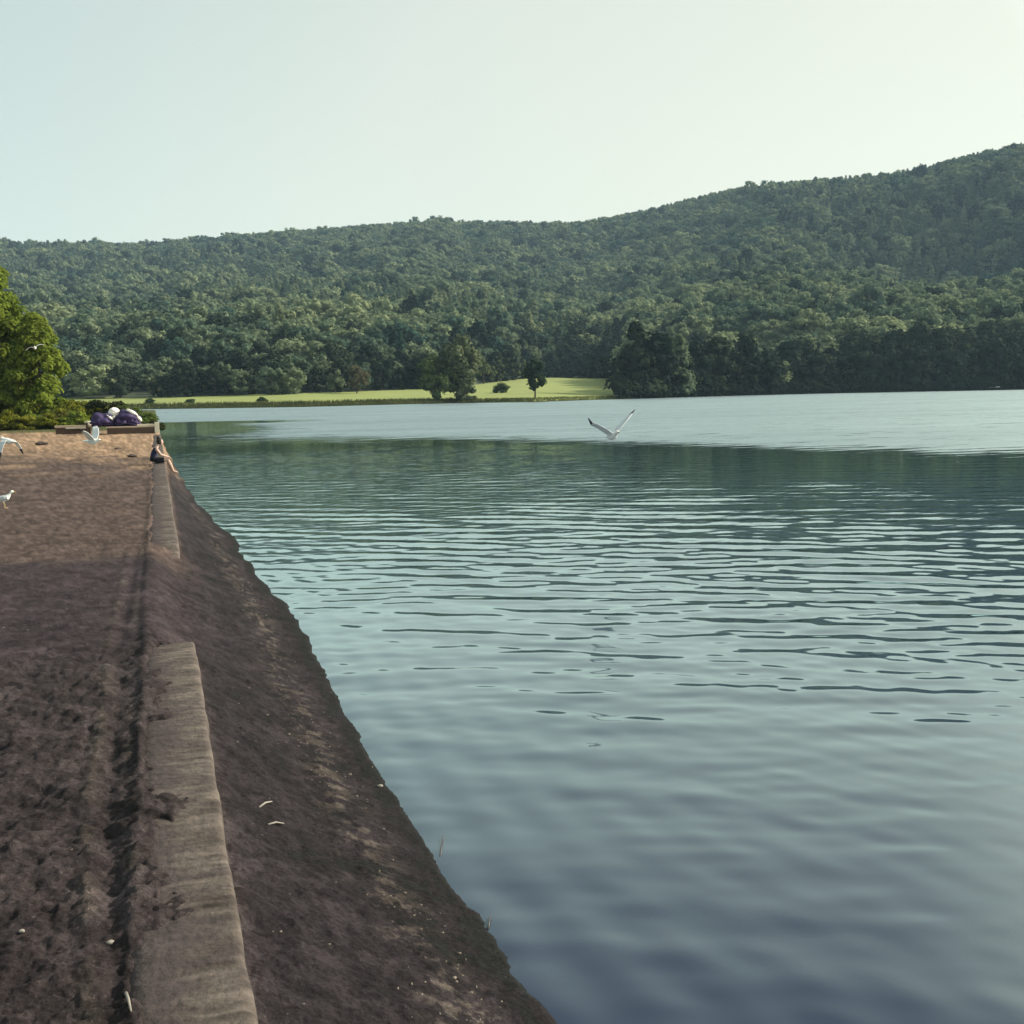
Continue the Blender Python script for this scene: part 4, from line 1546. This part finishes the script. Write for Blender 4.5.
# head with brow, nose, lips, chin, ears
hb = bmesh.new()
hc = Vector((0.235, 0, 0.712))
r_ = bmesh.ops.create_icosphere(hb, subdivisions=4, radius=1.0)
for v in r_['verts']:
    d = v.co.copy()
    x, y, z = d
    px_, pz_ = x * 0.098, z * 0.118
    py2 = y * 0.074
    if z < 0:
        py2 *= 1 + 0.28 * z
        px_ = px_ * (1 + 0.10 * z) + (0.012 if x > 0 else 0) * -z
    front = max(0, x)
    px_ += front * (0.022 * math.exp(-((z + 0.12) / 0.16) ** 2 - (y / 0.20) ** 2)
                    - 0.010 * math.exp(-((z - 0.10) / 0.13) ** 2) * math.exp(-((abs(y) - 0.38) / 0.2) ** 2)
                    + 0.006 * math.exp(-((z + 0.45) / 0.07) ** 2 - (y / 0.3) ** 2) - 0.003 * math.exp(-((z + 0.52) / 0.03) ** 2 - (y / 0.3) ** 2)
                    + 0.008 * math.exp(-((z + 0.80) / 0.15) ** 2 - (y / 0.35) ** 2))
    v.co = hc + Vector((px_, py2, pz_))
for s in (-1, 1):
    e_ = bmesh.ops.create_icosphere(hb, subdivisions=2, radius=1.0)
    for v in e_['verts']:
        v.co = hc + Vector((-0.005 + v.co.x * 0.018, s * (0.074 + v.co.y * 0.010), -0.01 + v.co.z * 0.032))
hm = bpy.data.meshes.new('h')
hb.to_mesh(hm)
hb.free()
parts.append(hm)
bodym = join_meshes('person', parts, skin_m, 0.0075)

pp = at_z(154.5, 463.5, 0.575)
SY = pp.y
pe = link('person', bodym)
pe.location = (-0.13, SY, 0.58)
pe.rotation_euler = (0, 0, R(4))
pe.scale = (0.92, 0.92, 0.92)
tag(pe, 'person in navy top and dark shorts seated on the wall, facing the lake', 'person')
# eyes
eb = MB()
for s in (-1, 1):
    eb.blob((hc.x + 0.078, s * 0.030, hc.z + 0.012), (0.011, 0.013, 0.008), 0.0, 1, 0, 2)
eb.build('eye', mat('eye', (0.05, 0.035, 0.03), 0.2, 0.1, 10), pe)
# hair: cap over the skull with a bun on top
hb = bmesh.new()
r_ = bmesh.ops.create_icosphere(hb, subdivisions=4, radius=1.0)
for v in r_['verts']:
    d = v.co
    lum = 1 + 0.03 * mnoise.noise(d * 6)
    v.co = Vector((hc.x - 0.014 + d.x * 0.104 * lum, d.y * 0.086 * lum, hc.z + 0.016 + d.z * 0.122 * lum))
dele = [v for v in hb.verts if (v.co.x > hc.x + 0.045 and v.co.z < hc.z + 0.07) or v.co.z < hc.z - 0.085]
bmesh.ops.delete(hb, geom=dele, context='VERTS')
r_ = bmesh.ops.create_icosphere(hb, subdivisions=3, radius=1.0)
for v in r_['verts']:
    lum = 1 + 0.08 * mnoise.noise(v.co * 4)
    v.co = Vector((hc.x - 0.045 + v.co.x * 0.062 * lum, v.co.y * 0.062 * lum, hc.z + 0.142 + v.co.z * 0.055 * lum))
me = bpy.data.meshes.new('hair')
hb.to_mesh(me)
hb.free()
me.materials.append(hair_m)
for p_ in me.polygons:
    p_.use_smooth = True
ho = link('hair', me, pe)
sd = ho.modifiers.new('t', 'SOLIDIFY')
sd.thickness = 0.012
sd.offset = -1


def clothing(name, material, test, grow):
    bm = bmesh.new()
    bm.from_mesh(bodym)
    bm.normal_update()
    dele = [v for v in bm.verts if not test(v.co)]
    for v in bm.verts:
        v.co += v.normal * (grow + 0.004 * mnoise.noise(v.co * 14))
    bmesh.ops.delete(bm, geom=dele, context='VERTS')
    me = bpy.data.meshes.new(name)
    bm.to_mesh(me)
    bm.free()
    me.materials.clear()
    me.materials.append(material)
    for p_ in me.polygons:
        p_.use_smooth = True
    o = link(name, me, pe)
    sd = o.modifiers.new('t', 'SOLIDIFY')
    sd.thickness = 0.006
    sd.offset = -1
    return o


clothing('tank_top', navy, lambda c: c.x < 0.24 and 0.13 < c.z < 0.515 and abs(c.y) < 0.145 and not (c.z > 0.455 and abs(c.y) < 0.055), 0.012)
clothing('shorts', black, lambda c: c.x < 0.33 and c.z < 0.215 and abs(c.y) < 0.22 and c.z > -0.03, 0.015)

# ==================================================================  AIR
hz = MB().box((400, 900, 170), (3600, 3600, 360))
hm_ = bpy.data.materials.new('haze')
hm_.use_nodes = True
n, l = hm_.node_tree.nodes, hm_.node_tree.links
n.clear()
o_ = n.new('ShaderNodeOutputMaterial')
pv = n.new('ShaderNodeVolumePrincipled')
pv.inputs['Color'].default_value = (0.52, 0.76, 1.0, 1)
pv.inputs['Density'].default_value = 0.00011
pv.inputs['Anisotropy'].default_value = 0.0
l.new(pv.outputs[0], o_.inputs['Volume'])
ho = hz.build('haze', hm_, smooth=False)
ho['kind'] = 'stuff'
tag(ho, 'thin bluish summer haze over the lake and the hills', 'haze')
